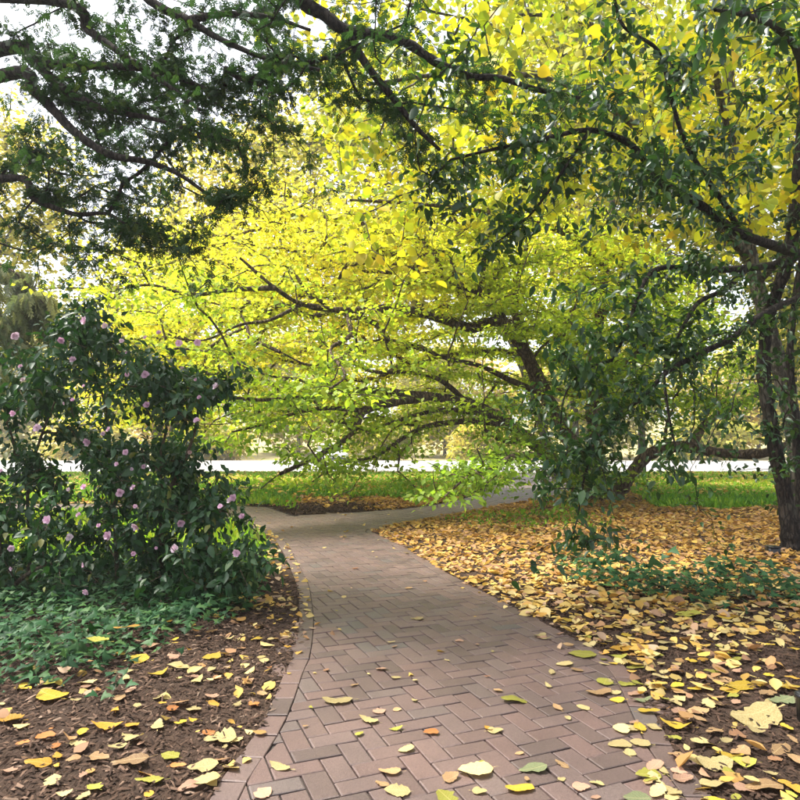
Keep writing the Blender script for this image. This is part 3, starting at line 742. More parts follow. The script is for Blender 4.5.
# ------------------------------------------------------------------ conifer overhead at the left
g = np.random.default_rng(55)
CB = np.array([-5.6, 5.6, 0]); t_con = empty('conifer_tree', CB)
tag(t_con, 'dark needled conifer whose boughs hang over the path from the upper left', 'tree')
def cl(a, pts): return [np.array(a, float)] + [at(*p) for p in pts]
cls = [('trunk', [np.array(p, float) for p in ((-5.6, 5.6, -.1), (-5.55, 5.6, 2), (-5.5, 5.6, 4.5), (-5.45, 5.6, 7), (-5.4, 5.6, 9))], .26, .12),
       ('limb', cl((-5.5, 5.6, 4.2), [(0, 50, 5.2), (34, 62, 5.1), (67, 66, 5), (111, 66, 4.9), (160, 72, 4.8), (210, 90, 4.7)]), .07, .012),
       ('limb', cl(at(34, 62, 5.1), [(67, 91, 5), (108, 110, 4.9), (150, 118, 4.8), (190, 130, 4.7)]), .045, .01),
       ('limb', cl((-5.5, 5.6, 3.9), [(0, 76, 4.9), (34, 91, 4.8), (54, 111, 4.8), (78, 135, 4.7), (111, 155, 4.6), (148, 162, 4.5), (180, 175, 4.5), (215, 200, 4.5)]), .06, .01),
       ('limb', cl((-5.5, 5.6, 3.1), [(0, 179, 5.2), (34, 199, 5.1), (74, 214, 5.0), (108, 214, 4.9), (140, 235, 4.8)]), .04, .008),
       ('limb', cl((-5.45, 5.6, 5.4), [(47, 0, 4.6), (88, 30, 4.5), (118, 51, 4.4), (162, 81, 4.4), (200, 110, 4.3)]), .05, .01),
       ('limb', cl((-5.45, 5.6, 6.0), [(60, -70, 4.8), (149, 0, 4.6), (189, 20, 4.5), (216, 37, 4.5), (270, 60, 4.4), (320, 70, 4.4)]), .05, .01),
       ('limb', cl(at(189, 20, 4.5), [(225, 14, 4.5), (270, 17, 4.5), (310, 30, 4.4)]), .03, .01),
       ('limb', cl((-5.4, 5.6, 6.8), [(120, -160, 4.9), (240, -70, 4.8), (299, -2, 4.7), (325, 15, 4.7), (346, 30, 4.7), (400, 40, 4.7), (434, 61, 4.7), (467, 76, 4.7), (500, 78, 4.7), (535, 89, 4.7), (580, 98, 4.8)]), .075, .014),
       ('limb', cl(at(346, 30, 4.7), [(366, 64, 4.7), (393, 98, 4.7), (417, 128, 4.7), (440, 150, 4.7)]), .04, .012),
       ('limb', cl((-5.4, 5.6, 7.4), [(0, -260, 3.4), (160, -200, 2.8), (320, -160, 2.6), (480, -120, 2.8)]), .06, .012)]  # last limb: unseen bough above the view, added to shade the near path
start = []; CC = []
for nm, pts, r0, r1 in cls:
    C, r, tb = hand_limb(pts, r0, r1 * 1.1, 9)
    part(nm, raw_mesh(nm, *tb, M_dark, None, True), t_con, CB); chain_nodes(start, C, attach=(None if not start else 1)); CC.append(C)
att = []; bias = 1.3
along(CC[1], 95, (.4, .6, .32), .12); along(CC[2], 55, (.4, .5, .3), .1); along(CC[3], 85, (.4, .5, .3), .12); along(CC[4], 65, (.4, .5, .25), .1)
along(CC[5], 75, (.4, .5, .32), .2); along(CC[6], 80, (.4, .5, .34), .3); along(CC[7], 45, (.35, .4, .3), .1)
along(CC[8], 40, (.25, .35, .14), .5); along(CC[9], 18, (.16, .25, .12), .15); along(CC[10], 110, (.8, .8, .3), .2)
for (px, py, Y_) in [(250, 110, 4.6), (270, 130, 4.6), (290, 90, 4.6), (300, 120, 4.6), (330, 100, 4.6), (170, 220, 4.7), (190, 240, 4.7), (150, 250, 4.8), (100, 250, 4.9), (60, 255, 5), (90, 265, 5),
                     (250, 190, 4.6), (270, 185, 4.6), (230, 210, 4.6), (30, 240, 5.1), (70, 280, 5), (120, 240, 4.8), (205, 225, 4.6), (235, 150, 4.6), (350, 120, 4.7), (130, 185, 4.7), (90, 180, 4.7), (50, 170, 4.8), (20, 20, 5), (60, 30, 5), (15, 120, 5), (30, 140, 5), (100, 15, 4.8), (15, 160, 5.2), (240, 30, 4.6), (255, 80, 4.6), (120, 100, 5), (60, 200, 5.1), (20, 215, 5.2), (10, 265, 5.2), (40, 275, 5.2)]:
    for _ in range(2): att.append(at(px + g.normal(0, 12), py + g.normal(0, 8), Y_ + g.normal(0, .2)))
att = np.array(att); P, par, tips, cnt = grow(start, att, .16, .1, -.05, .1, g=g)
V, F = wood_tubes(P, par, cnt, len(start), .0022, .5, .022, 5); part('branches', raw_mesh('branches', V, F, M_dark, None, True), t_con, CB, 'stuff')
pos, Rm, S = spread_leaves(P, par, tips, 21, .16, .4, .058, .35, .3, .4, 4, g, len(start))
V, F, A = scatter(*L_SPRAY, pos, Rm, S, {'tone': np.clip(g.normal(.45, .22, len(pos)), 0, 1), 'rnd': g.uniform(size=len(pos))})
part('crown', raw_mesh('crown', V, F, M_nee, A), t_con, CB, 'stuff')

# weeping conifer farther left
g = np.random.default_rng(56)
WB = np.array([-8.6, 11, 0]); t_w = empty('weeping_conifer', WB)
tag(t_w, 'pale green weeping conifer with hanging sprays behind the camellia', 'tree')
start = []; CC = []
for nm, pts, r0, r1 in [('trunk', [(-8.6, 11, -.1), (-8.6, 11, 2), (-8.5, 11, 4.2), (-8.4, 11, 6)], .16, .05), ('limb', [(-8.5, 11, 4.0), (-7.6, 10.9, 4.5), (-6.7, 10.8, 4.3), (-6.1, 10.8, 3.7)], .05, .01), ('limb', [(-8.5, 11, 3.4), (-7.8, 10.6, 3.8), (-7.0, 10.3, 3.6), (-6.4, 10.1, 3.1)], .04, .01)]:
    C, r, tb = hand_limb(pts, r0, r1, 8); part(nm, raw_mesh(nm, *tb, M_bark, None, True), t_w, WB); chain_nodes(start, C, attach=(None if not start else 1)); CC.append(C)
att = np.array([C[int(g.uniform(.2, 1) * (len(C) - 1))] + np.array([g.normal(0, .25), g.normal(0, .3), -abs(g.normal(.5, .4))]) for C in CC[1:] for _ in range(150)])
P, par, tips, cnt = grow(start, att, .2, .1, .1, .06, g=g)
V, F = wood_tubes(P, par, cnt, len(start), .003, .5, .02, 4); part('branches', raw_mesh('branches', V, F, M_bark, None, True), t_w, WB, 'stuff')
pos, Rm, S = spread_leaves(P, par, tips, 10, .14, 1, .22, .25, .6, 2.2, 3, g, len(start))
V, F, A = scatter(*L_SPRAY, pos, Rm, S, {'tone': g.uniform(size=len(pos)), 'rnd': g.uniform(size=len(pos))}); part('crown', raw_mesh('crown', V, F, M_weep, A), t_w, WB, 'stuff')

# ------------------------------------------------------------------ camellia at the left
g = np.random.default_rng(66)
KB = np.array([-2.5, 5.7, 0]); t_cam = empty('camellia_shrub', KB)
tag(t_cam, 'dark glossy camellia shrub with pink flowers standing in the ivy', 'shrub')
stems = [[(163, 600, 5.7), (161, 540, 5.7), (162, 500, 5.7), (160, 460, 5.7), (166, 420, 5.75), (150, 370, 5.8)], [(28, 585, 5.8), (30, 540, 5.8), (28, 490, 5.8), (40, 440, 5.8), (60, 390, 5.8)],
         [(118, 590, 6), (115, 530, 6), (112, 470, 6), (104, 400, 6.1), (80, 345, 6.1)], [(205, 600, 5.2), (206, 560, 5.2), (212, 525, 5.2), (225, 505, 5.2)],
         [(-40, 590, 5.6), (-45, 520, 5.6), (-50, 440, 5.6), (-40, 380, 5.7)], [(10, 590, 5.2), (22, 578, 5.1), (40, 567, 5.0), (60, 562, 5)], [(162, 500, 5.7), (180, 470, 5.6), (195, 430, 5.6), (200, 390, 5.6)]]
start = []
for s in stems:
    C, r, tb = hand_limb([at(*p) for p in s], .022, .009, 7)
    C[:, 2] = np.maximum(C[:, 2], -.03)
    part('stem', raw_mesh('stem', *tb, M_stem, None, True), t_cam, KB); chain_nodes(start, C, None)
att = []
w_k = Waves(.9, 9)
while len(att) < 800:
    p = np.array([g.uniform(-5.4, -.95), g.uniform(4.75, 6.7), g.uniform(.12, 2.75)])
    px, py, f = project(p[None]); px, py = px[0], py[0]
    top = 320 + 26 * math.sin(px * .045 + 1) + max(0, (px - 120)) * .18
    if px > 175: top = 368 + (px - 175) * .35 if px < 215 else 462
    if px > 250 or py < top: continue
    if px > 205 and 372 < py < 385: pass
    if px > 215 and py < 470: continue
    d = abs(p[1] - 5.7) / 1.0
    if d > 1 - .25 * abs(px - 110) / 200: continue
    if w_k(p[None])[0] < -.22: continue
    att.append(p)
for (px, py, Y_) in [(225, 385, 5.4), (235, 375, 5.4), (245, 370, 5.4), (215, 395, 5.4), (250, 540, 4.9), (262, 555, 4.8), (272, 565, 4.7), (240, 560, 4.9), (255, 570, 4.8), (228, 575, 4.9), (245, 585, 4.7), (205, 590, 4.9),
                     (80, 330, 5.8), (90, 325, 5.8), (105, 330, 5.8), (70, 340, 5.8), (210, 560, 4.9), (230, 545, 4.9), (180, 560, 4.9), (190, 580, 4.8)]:
    for _ in range(2): att.append(at(px + g.normal(0, 4), py + g.normal(0, 4), Y_ + g.normal(0, .1)))
att = np.array(att); P, par, tips, cnt = grow(start, att, .14, .15, 0, .1, g=g)
V, F = wood_tubes(P, par, cnt, len(start), .0024, .48, .016, 5); part('branches', raw_mesh('branches', V, F, M_stem, None, True), t_cam, KB, 'stuff')
pos, Rm, S = spread_leaves(P, par, tips, 25, .15, .9, .074, .2, .6, .7, 3, g, len(start))
tone = np.clip(g.normal(.45, .25, len(pos)), 0, .99); tone[g.uniform(size=len(pos)) < .01] = 1
near = pick_near(pos, S, 240)
km = [tmesh('leaf', leaf_shape(w, f, d, 3), M_cam_o) for w, f, d in ((.5, .2, .2), (.46, .28, .1), (.54, .12, .3))]
leaf_objects('leaf', km, pos[near], Rm[near], S[near], t_cam, KB)
V, F, A = scatter(*L_CAM, pos[~near], Rm[~near], S[~near], {'tone': tone[~near], 'rnd': g.uniform(size=(~near).sum())})
part('foliage', raw_mesh('foliage', V, F, M_cam, A), t_cam, KB, 'stuff')
def flower_mesh(seed):
    q = np.random.default_rng(seed); V = []; F = []
    for ring, (n, ln, el) in enumerate(((6, .5, .15), (5, .42, .55), (4, .28, 1.0))):
        for i in range(n):
            a = 2 * math.pi * (i + .5 * ring) / n + q.normal(0, .15); e = el + q.normal(0, .15); l = ln * q.uniform(.85, 1.1); w = l * .5
            d = np.array([math.cos(a) * math.cos(e), math.sin(a) * math.cos(e), math.sin(e)]); s = np.array([-math.sin(a), math.cos(a), 0])
            b = len(V); V += [d * .04, d * l * .6 + s * w, d * l * .62 - np.array([0, 0, .06]), d * l * .6 - s * w, d * l + s * w * .4 + [0, 0, .05], d * l - s * w * .4 + [0, 0, .05]]
            F += [(b, b + 1, b + 2), (b, b + 2, b + 3), (b + 1, b + 4, b + 2), (b + 2, b + 4, b + 5), (b + 2, b + 5, b + 3)]
    F = np.array(F)[:50] if len(F) > 75 else np.array(F)
    return raw_mesh('flower', np.array(V), F, M_pink, None, True)
fms = [flower_mesh(i) for i in range(4)]
za = [(45, 210), (180, 225), (215, 280), (310, 180), (250, 165), (375, 260), (360, 225), (470, 200), (430, 215), (585, 230), (530, 232), (60, 300), (68, 340), (248, 358), (375, 325), (430, 325), (540, 305), (580, 340), (640, 360),
      (590, 392), (190, 410), (215, 400), (38, 440), (110, 483), (305, 500), (322, 488), (258, 525), (582, 460), (372, 555), (435, 415), (562, 555), (390, 605), (425, 598), (248, 658), (345, 590), (355, 675), (203, 665), (395, 660),
      (400, 715), (652, 715), (690, 690), (717, 745), (680, 698), (232, 740), (292, 772), (402, 775), (535, 765), (3, 610), (140, 755)]
zb = [(33, 55), (33, 115), (205, 22), (320, 17), (463, 53), (700, 68), (413, 145), (425, 168), (248, 103), (395, 70), (517, 55), (255, 183)]
fl = [(x / 2.963, 265 + y / 2.963) for x, y in za] + [(x / 2.963, 530 + y / 2.963) for x, y in zb]
for i, (px, py) in enumerate(fl):
    Y_ = 4.72 + g.uniform(-.08, .15)
    if px > 205: Y_ = 4.55
    p = at(px, py, Y_); p[2] = max(p[2], .12)
    o = link('flower', fms[i % 4], t_cam); o.location = Vector(p - KB)
    nv = Vector((g.normal(0, .5), -1, g.normal(.3, .4))); o.rotation_euler = nv.to_track_quat('Z', 'Y').to_euler(); o.scale = [float(.056 * g.uniform(.45, 1.25))] * 3

# ------------------------------------------------------------------ ivy
def ivy_patch(label, name, inside, bounds, n, size, lift, n_obj, seed):
    g = np.random.default_rng(seed); pts = []
    while len(pts) < n:
        c = np.array([g.uniform(bounds[0], bounds[1]), g.uniform(bounds[2], bounds[3])])
        if inside(c, g): pts.append(c)
    c = np.array(pts); loc = np.array([c[:, 0].mean(), c[:, 1].mean(), 0]); t = empty(name, loc)
    tag(t, label, 'ivy'); n = len(c)
    z = gz(c[:, 0], c[:, 1]) + .02 + lift * g.uniform(0, 1, n) ** 1.2 * (1 + .6 * w_h(np.c_[c, 0 * c[:, 0]]))
    pos = np.c_[c, z]; a = g.uniform(0, 6.283, n)
    d = np.stack([np.cos(a), np.sin(a), g.normal(-.15, .2, n)], -1); nn = np.array([0, -.25, 1]) + g.normal(0, .38, (n, 3))
    Rm = frames(d, nn); S = size * np.clip(g.normal(1, .42, n), .35, 2.0)
    near = pick_near(pos, S, n_obj)
    ms = [tmesh('leaf', L_IVY, M_ivy_o)]; leaf_objects('leaf', ms, pos[near], Rm[near], S[near], t, loc)
    V, F, A = scatter(*L_IVY, pos[~near], Rm[~near], S[~near], {'tone': g.uniform(size=(~near).sum()), 'rnd': g.uniform(size=(~near).sum())})
    part('foliage', raw_mesh('foliage', V, F, M_ivy, A), t, loc, 'stuff')
    vines = []
    for _ in range(60):
        i = g.integers(n); p = pos[i].copy(); q = [p]; aa = g.uniform(0, 6.28)
        for _ in range(5):
            aa += g.normal(0, .5); p = p + .07 * np.array([math.cos(aa), math.sin(aa), 0]); p[2] = gz(p[0], p[1])[0] + .02; q.append(p)
        q = np.array(q)
        if inside(q[-1][:2], g): vines.append(tube(q, np.full(len(q), .0025), 4))
    V, F = join(vines); part('vine', raw_mesh('vine', V, F, M_stem), t, loc, 'stuff')
    return t
def in_left(c, g):
    px, py, f = project(np.array([[c[0], c[1], .03]])); px, py = px[0], py[0]
    edge = np.interp(px, [-120, 0, 40, 90, 130, 165, 215, 260], [704, 698, 692, 676, 660, 644, 626, 598]) + 5 * math.sin(px * .21) + g.normal(0, 6)
    return py < edge and px < 262 and c[1] < 7 and poly_sd(c[None])[0] < -.12
ivy_patch('deep green ivy carpet under the camellia at the left', 'ivy', in_left, (-5, -.9, 3.2, 7), 13500, .05, .12, 280, 71)
def in_right(c, g):
    px, py, f = project(np.array([[c[0], c[1], .03]])); px, py = px[0], py[0]
    mid = np.interp(px, [575, 600, 640, 700, 800, 900], [578, 586, 590, 594, 600, 602]); hw = np.interp(px, [560, 585, 640, 800], [2, 11, 15, 11])
    return px > 560 and px < 860 and abs(py - mid) < hw * abs(g.normal(.6, .5)) and w_h(np.array([[c[0], c[1], 0]]))[0] > -.5
ivy_patch('low strip of dark ivy among fallen leaves at the right', 'ivy', in_right, (1.2, 5.2, 4.6, 6.8), 900, .066, .2, 200, 72)

# ------------------------------------------------------------------ ground cover (grass-like) beyond the paths
g = np.random.default_rng(81)
def blades(name, label, b, n, hgt, wid, accept):
    c = np.c_[g.uniform(b[0], b[1], n), g.uniform(b[2], b[3], n)]; k = accept(c); c = c[k]; n = len(c)
    pos = np.c_[c, gz(c[:, 0], c[:, 1]) - .01]; d = np.array([0, 0, 1.0]) + g.normal(0, .45, (n, 3)); nn = g.normal(size=(n, 3)); nn[:, 2] *= .2
    S = np.stack([wid * g.uniform(.6, 1.4, n), hgt * g.uniform(.4, 1.3, n), np.full(n, hgt)], -1)
    tone = np.clip(.45 + .4 * w_big(pos) + .3 * w_h(pos * .5) + g.normal(0, .25, n), 0, 1)
    V, F, A = scatter(*L_FAR, pos, frames(d, nn), S, {'tone': tone, 'rnd': g.uniform(size=n)})
    o = link(name, raw_mesh(name, V, F, M_grass, A)); tag(o, label, 'ground cover', kind='stuff')
blades('ground_cover', 'bright green ground cover beyond the brick paths', (-14, 18, 5.5, 28.5), 230000, .17, .055,
       lambda c: (green_mask(c[:, 0], c[:, 1]) > g.uniform(.3, 1, len(c))) & (np.abs(c[:, 0]) < 1 + c[:, 1] * .75))

blades('ground_cover', 'thin green seedlings among the leaves in front of the big trunks', (.6, 4.2, 9.2, 13.2), 2600, .09, .05,
       lambda c: (((c[:, 0] - 2.2) / 1.5) ** 2 + ((c[:, 1] - 11) / 1.6) ** 2 < g.uniform(.1, 1.1, len(c))) & (poly_sd(c) < -.3))

# ------------------------------------------------------------------ mulch chips and leaf litter
g = np.random.default_rng(91)
n = 60000; c = np.c_[g.uniform(-4.2, 4.2, n), g.uniform(1.9, 6.2, n)]; s = poly_sd(c); k = (s < .018 * np.abs(g.normal(size=n)) - .005) & (np.abs(c[:, 0]) < .4 + c[:, 1] * .72); c = c[k]; n = len(c)
pos = np.c_[c, gz(c[:, 0], c[:, 1]) + g.uniform(.001, .012, n)]; a = g.uniform(0, 6.283, n)
d = np.stack([np.cos(a), np.sin(a), g.normal(0, .22, n)], -1); nn = np.array([0, 0, 1]) + g.normal(0, .4, (n, 3))
S = np.stack([g.uniform(.004, .013, n), g.uniform(.015, .055, n), np.full(n, .02)], -1)
chip = (np.array([(-.5, 0, 0), (.5, .1, 0), (.4, .9, .1), (-.4, 1, .1), (0, .5, .35)], float), np.array([(0, 1, 4), (1, 2, 4), (2, 3, 4), (3, 0, 4)]))
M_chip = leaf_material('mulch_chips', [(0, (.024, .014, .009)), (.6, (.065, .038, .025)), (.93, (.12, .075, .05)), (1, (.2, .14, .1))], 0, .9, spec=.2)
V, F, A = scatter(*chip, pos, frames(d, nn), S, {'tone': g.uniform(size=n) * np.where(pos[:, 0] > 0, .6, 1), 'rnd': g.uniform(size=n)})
n2 = 5000; c2 = np.c_[g.uniform(-3.2, -.4, n2), g.uniform(11.7, 14, n2)]; c2 = c2[poly_sd(c2) < 0]; n2 = len(c2); a2 = g.uniform(0, 6.283, n2)
V2, F2, A2 = scatter(*chip, np.c_[c2, gz(c2[:, 0], c2[:, 1]) + .012], frames(np.stack([np.cos(a2), np.sin(a2), g.normal(0, .3, n2)], -1), np.array([0, 0, 1]) + g.normal(0, .4, (n2, 3))), np.stack([g.uniform(.01, .03, n2), g.uniform(.04, .1, n2), np.full(n2, .05)], -1), {'tone': g.uniform(0, .8, n2), 'rnd': g.uniform(size=n2)})
F = np.vstack([F, F2 + len(V)]); V = np.vstack([V, V2]); A = {kk: np.concatenate([A[kk], A2[kk]]) for kk in A}
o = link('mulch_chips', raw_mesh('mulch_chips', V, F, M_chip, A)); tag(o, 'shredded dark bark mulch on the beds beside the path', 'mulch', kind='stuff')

def litter_leaf(seed, lo=False):
    q = np.random.default_rng(seed); T, F = leaf_shape(q.uniform(.6, .85), q.normal(.05, .14), q.normal(0, .14), 2 if lo else 3); T = T.copy(); T[:, 2] += .18 * np.sin(T[:, 0] * q.uniform(3, 7) + q.uniform(0, 6)) * .5; return T - [0, .5, 0], F
def litter_mesh(c, size, seed, tone_fn, zl=.02, lo=False):
    q = np.random.default_rng(seed); Vs = []; Fs = []; As = {'tone': [], 'rnd': []}; o = 0; grp = q.integers(0, 6, len(c))
    for j in range(6):
        cc = c[grp == j]; n = len(cc); pos = np.c_[cc, gz(cc[:, 0], cc[:, 1]) + .004 + q.uniform(0, zl, n) + .006 * (poly_sd(cc) < 0)]; a = q.uniform(0, 6.283, n)
        d = np.stack([np.cos(a), np.sin(a), q.normal(0, .14, n)], -1); nn = np.array([0, 0, 1]) + q.normal(0, .2, (n, 3)); S = size * np.clip(q.normal(1, .32, n), .35, 1.9)
        T, F = litter_leaf(j + 3, lo); V, F, A = scatter(T, F, pos, frames(d, nn), S, {'tone': tone_fn(pos, q), 'rnd': q.uniform(size=n)})
        Vs.append(V); Fs.append(F + o); o += len(V)
        for kk in As: As[kk].append(A[kk])
    return raw_mesh('leaf_litter', np.vstack(Vs), np.vstack(Fs), M_lit, {kk: np.concatenate(v) for kk, v in As.items()})
def tone_l(pos, q):
    t = q.choice([0.0, .12, .25, .4, .6, .8, 1.0], len(pos), p=[.2, .16, .2, .14, .14, .08, .08]) + q.normal(0, .06, len(pos)); return np.clip(t, 0, 1)
def tone_far(pos, q): return np.clip(q.choice([.1, .3, .42, .52, .64, .82], len(pos), p=[.05, .12, .22, .26, .22, .13]) + q.normal(0, .07, len(pos)), 0, 1)
# the right bed, thin on the near mulch and thick farther on
n = 80000; c = np.c_[g.uniform(-1, 13, n), g.uniform(1.9, 17, n)]; s = poly_sd(c); P3 = np.c_[c, 0 * s]
dens = np.clip((c[:, 1] - 3.6) / 2.2, .05, 1) + .35 * np.exp(-((-s) / .22) ** 2) + .15 * w_h(P3) * (c[:, 1] < 6) + .25 * (c[:, 0] < 2.2) * (c[:, 1] > 3.3)
k = (s < .02) & (c[:, 0] > c[:, 1] * -.05 - .1) & (np.abs(c[:, 0]) < .5 + c[:, 1] * .72) & (g.uniform(size=n) < dens) & (green_mask(c[:, 0], c[:, 1]) < .5)
c = c[k]; nearl = c[:, 1] < 6
o = link('leaf_litter', litter_mesh(c[~nearl], .068, 5, tone_far, .02, True)); tag(o, 'carpet of orange and yellow fallen leaves under the spreading tree', 'leaf litter', kind='stuff')
o = link('leaf_litter', litter_mesh(c[nearl], .07, 6, tone_l)); tag(o, 'drift of small fallen leaves along the right edge of the path', 'leaf litter', kind='stuff')
# left bed, path edge, far verge
n = 2600; c = np.c_[g.uniform(-4, -.6, n), g.uniform(1.9, 10.5, n)]; s = poly_sd(c)
k = (s < .1) & (g.uniform(size=n) < .10 + .9 * np.exp(-(s / .4) ** 2) * (c[:, 1] > 3.4) + .3 * np.exp(-(s / .4) ** 2)) & (np.abs(c[:, 0]) < .5 + c[:, 1] * .72); c = c[k]
o = link('leaf_litter', litter_mesh(c, .06, 7, tone_l, .008)); tag(o, 'scatter of small fallen leaves on the mulch below the ivy', 'leaf litter', kind='stuff')
n = 900; c = np.c_[g.uniform(-4, -.7, n), g.uniform(2.6, 6.3, n)]; pxx, pyy, _ = project(np.c_[c, 0 * c[:, 0]])
ed = np.interp(pxx, [-120, 0, 40, 90, 130, 165, 215, 260], [704, 698, 692, 676, 660, 644, 626, 598]); k = (np.abs(pyy - ed - 6) < 16 * np.abs(g.normal(0, .7, n))) & (poly_sd(c) < -.05); c = c[k]
o = link('leaf_litter', litter_mesh(c, .062, 17, lambda p, q: np.clip(q.choice([.1, .3, .65, .85, 1], len(p)) + q.normal(0, .05, len(p)), 0, 1), .03)); tag(o, 'fringe of curled tan leaves along the lower margin of the ivy', 'leaf litter', kind='stuff')
n = 9000; c = np.c_[g.uniform(-11, 4, n), g.uniform(11.9, 17.5, n)]; s = poly_sd(c); k = (s < -.02) & (g.uniform(size=n) < np.clip(1.25 - np.abs(c[:, 1] - 14.9) * .5, .05, 1)) & (((c[:, 0] + 2.1) ** 2 * 1.4 + (c[:, 1] - 12.6) ** 2 > .6) | (g.uniform(size=n) < .12)); c = c[k]
o = link('leaf_litter', litter_mesh(c, .1, 8, tone_far)); tag(o, 'strip of brown and yellow leaves along the far edge of the path', 'leaf litter', kind='stuff')
n = 7500; c = np.c_[g.uniform(-12, 16, n), g.uniform(15, 28, n)]; k = (poly_sd(c) < -.1); c = c[k]
def tone_y(pos, q): return np.clip(q.normal(.22, .1, len(pos)), 0, 1)
me = litter_mesh(c, .09, 9, tone_y, .05, True); o = link('leaf_litter', me); o.location.z = .1; tag(o, 'yellow leaves strewn over the green ground cover by the road', 'leaf litter', kind='stuff')
n = 900; c = np.c_[g.uniform(-3, 4, n), g.uniform(2.5, 15, n)]; s = poly_sd(c); k = (s > .05) & (g.uniform(size=n) < .16 + .5 * np.exp(-(s / .35) ** 2)) & (c[:, 1] > 3.4); c = c[k]
o = link('leaf_litter', litter_mesh(c, .05, 10, tone_l, .004)); tag(o, 'tiny leaf scraps scattered over the brick path', 'leaf litter', kind='stuff')

# ------------------------------------------------------------------ single fallen leaves
g = np.random.default_rng(101)
def fallen_mesh(seed, mat, w=.7, n=12):
    q = np.random.default_rng(seed); t = np.linspace(0, 1, n); V = []; F = []
    cu, ro, fo = q.normal(.08, .14), q.normal(0, .15), q.normal(.06, .12); ph = q.uniform(0, 6.28); bend = q.normal(0, .1)
    for s in t:
        hw = max(.004, w * .5 * math.sin(math.pi * s ** .8) ** .62 * (1 - .18 * s)); b = bend * math.sin(2.6 * s)
        for x in (-1, 0, 1):
            xx = x * hw * (1 + .07 * math.sin(s * 31 + ph + 2 * x) + q.normal(0, .06) - (.35 if (abs(x) > 0 and q.uniform() < .05) else 0)); V.append((xx + b, s - .5, cu * (s - .5) ** 2 * 2 + fo * abs(xx) + ro * xx * (s - .5) + .035 * math.sin(s * 9 + ph + x) * abs(x)))
    for i in range(n - 1):
        for j in range(2): a = i * 3 + j; F.append((a, a + 1, a + 4, a + 3))
    b = len(V); V += [(-.009, -.5, 0), (.009, -.5, 0), (.05 + .03 * q.normal(), -.7, .02), (.035 + .03 * q.normal(), -.7, .02)]; F.append((b, b + 1, b + 2, b + 3))
    V = np.array(V); V[:, 2] -= np.percentile(V[:, 2], 6)
    return raw_mesh('fallen_leaf', V, np.array(F), mat, None, True)
fcache = {}
def fallen_leaf(x, y, size, col, label, group=None, rot=None, var=None, z=None):
    var = int(g.integers(12)) if var is None else var
    if (col, var) not in fcache: fcache[(col, var)] = fallen_mesh(200 + var * 7 + len(col), FALL[col], (.62, .72, .8, .68, .55, .75, .86, .5, .7, .66, .78, .6)[var])
    o = link('fallen_leaf', fcache[(col, var)]); zz = gz(x, y)[0] + (.002 if poly_sd(np.array([[x, y]]))[0] > 0 else .013) if z is None else z
    o.location = (x, y, zz + g.uniform(.001, .006)); o.rotation_euler = (g.normal(0, .09), g.normal(0, .09), g.uniform(0, 6.283) if rot is None else R(rot)); o.scale = (size * g.uniform(.85, 1.15), size, size * (.5 if poly_sd(np.array([[x, y]]))[0] > .1 else .75))
    tag(o, label, 'leaf', group); return o
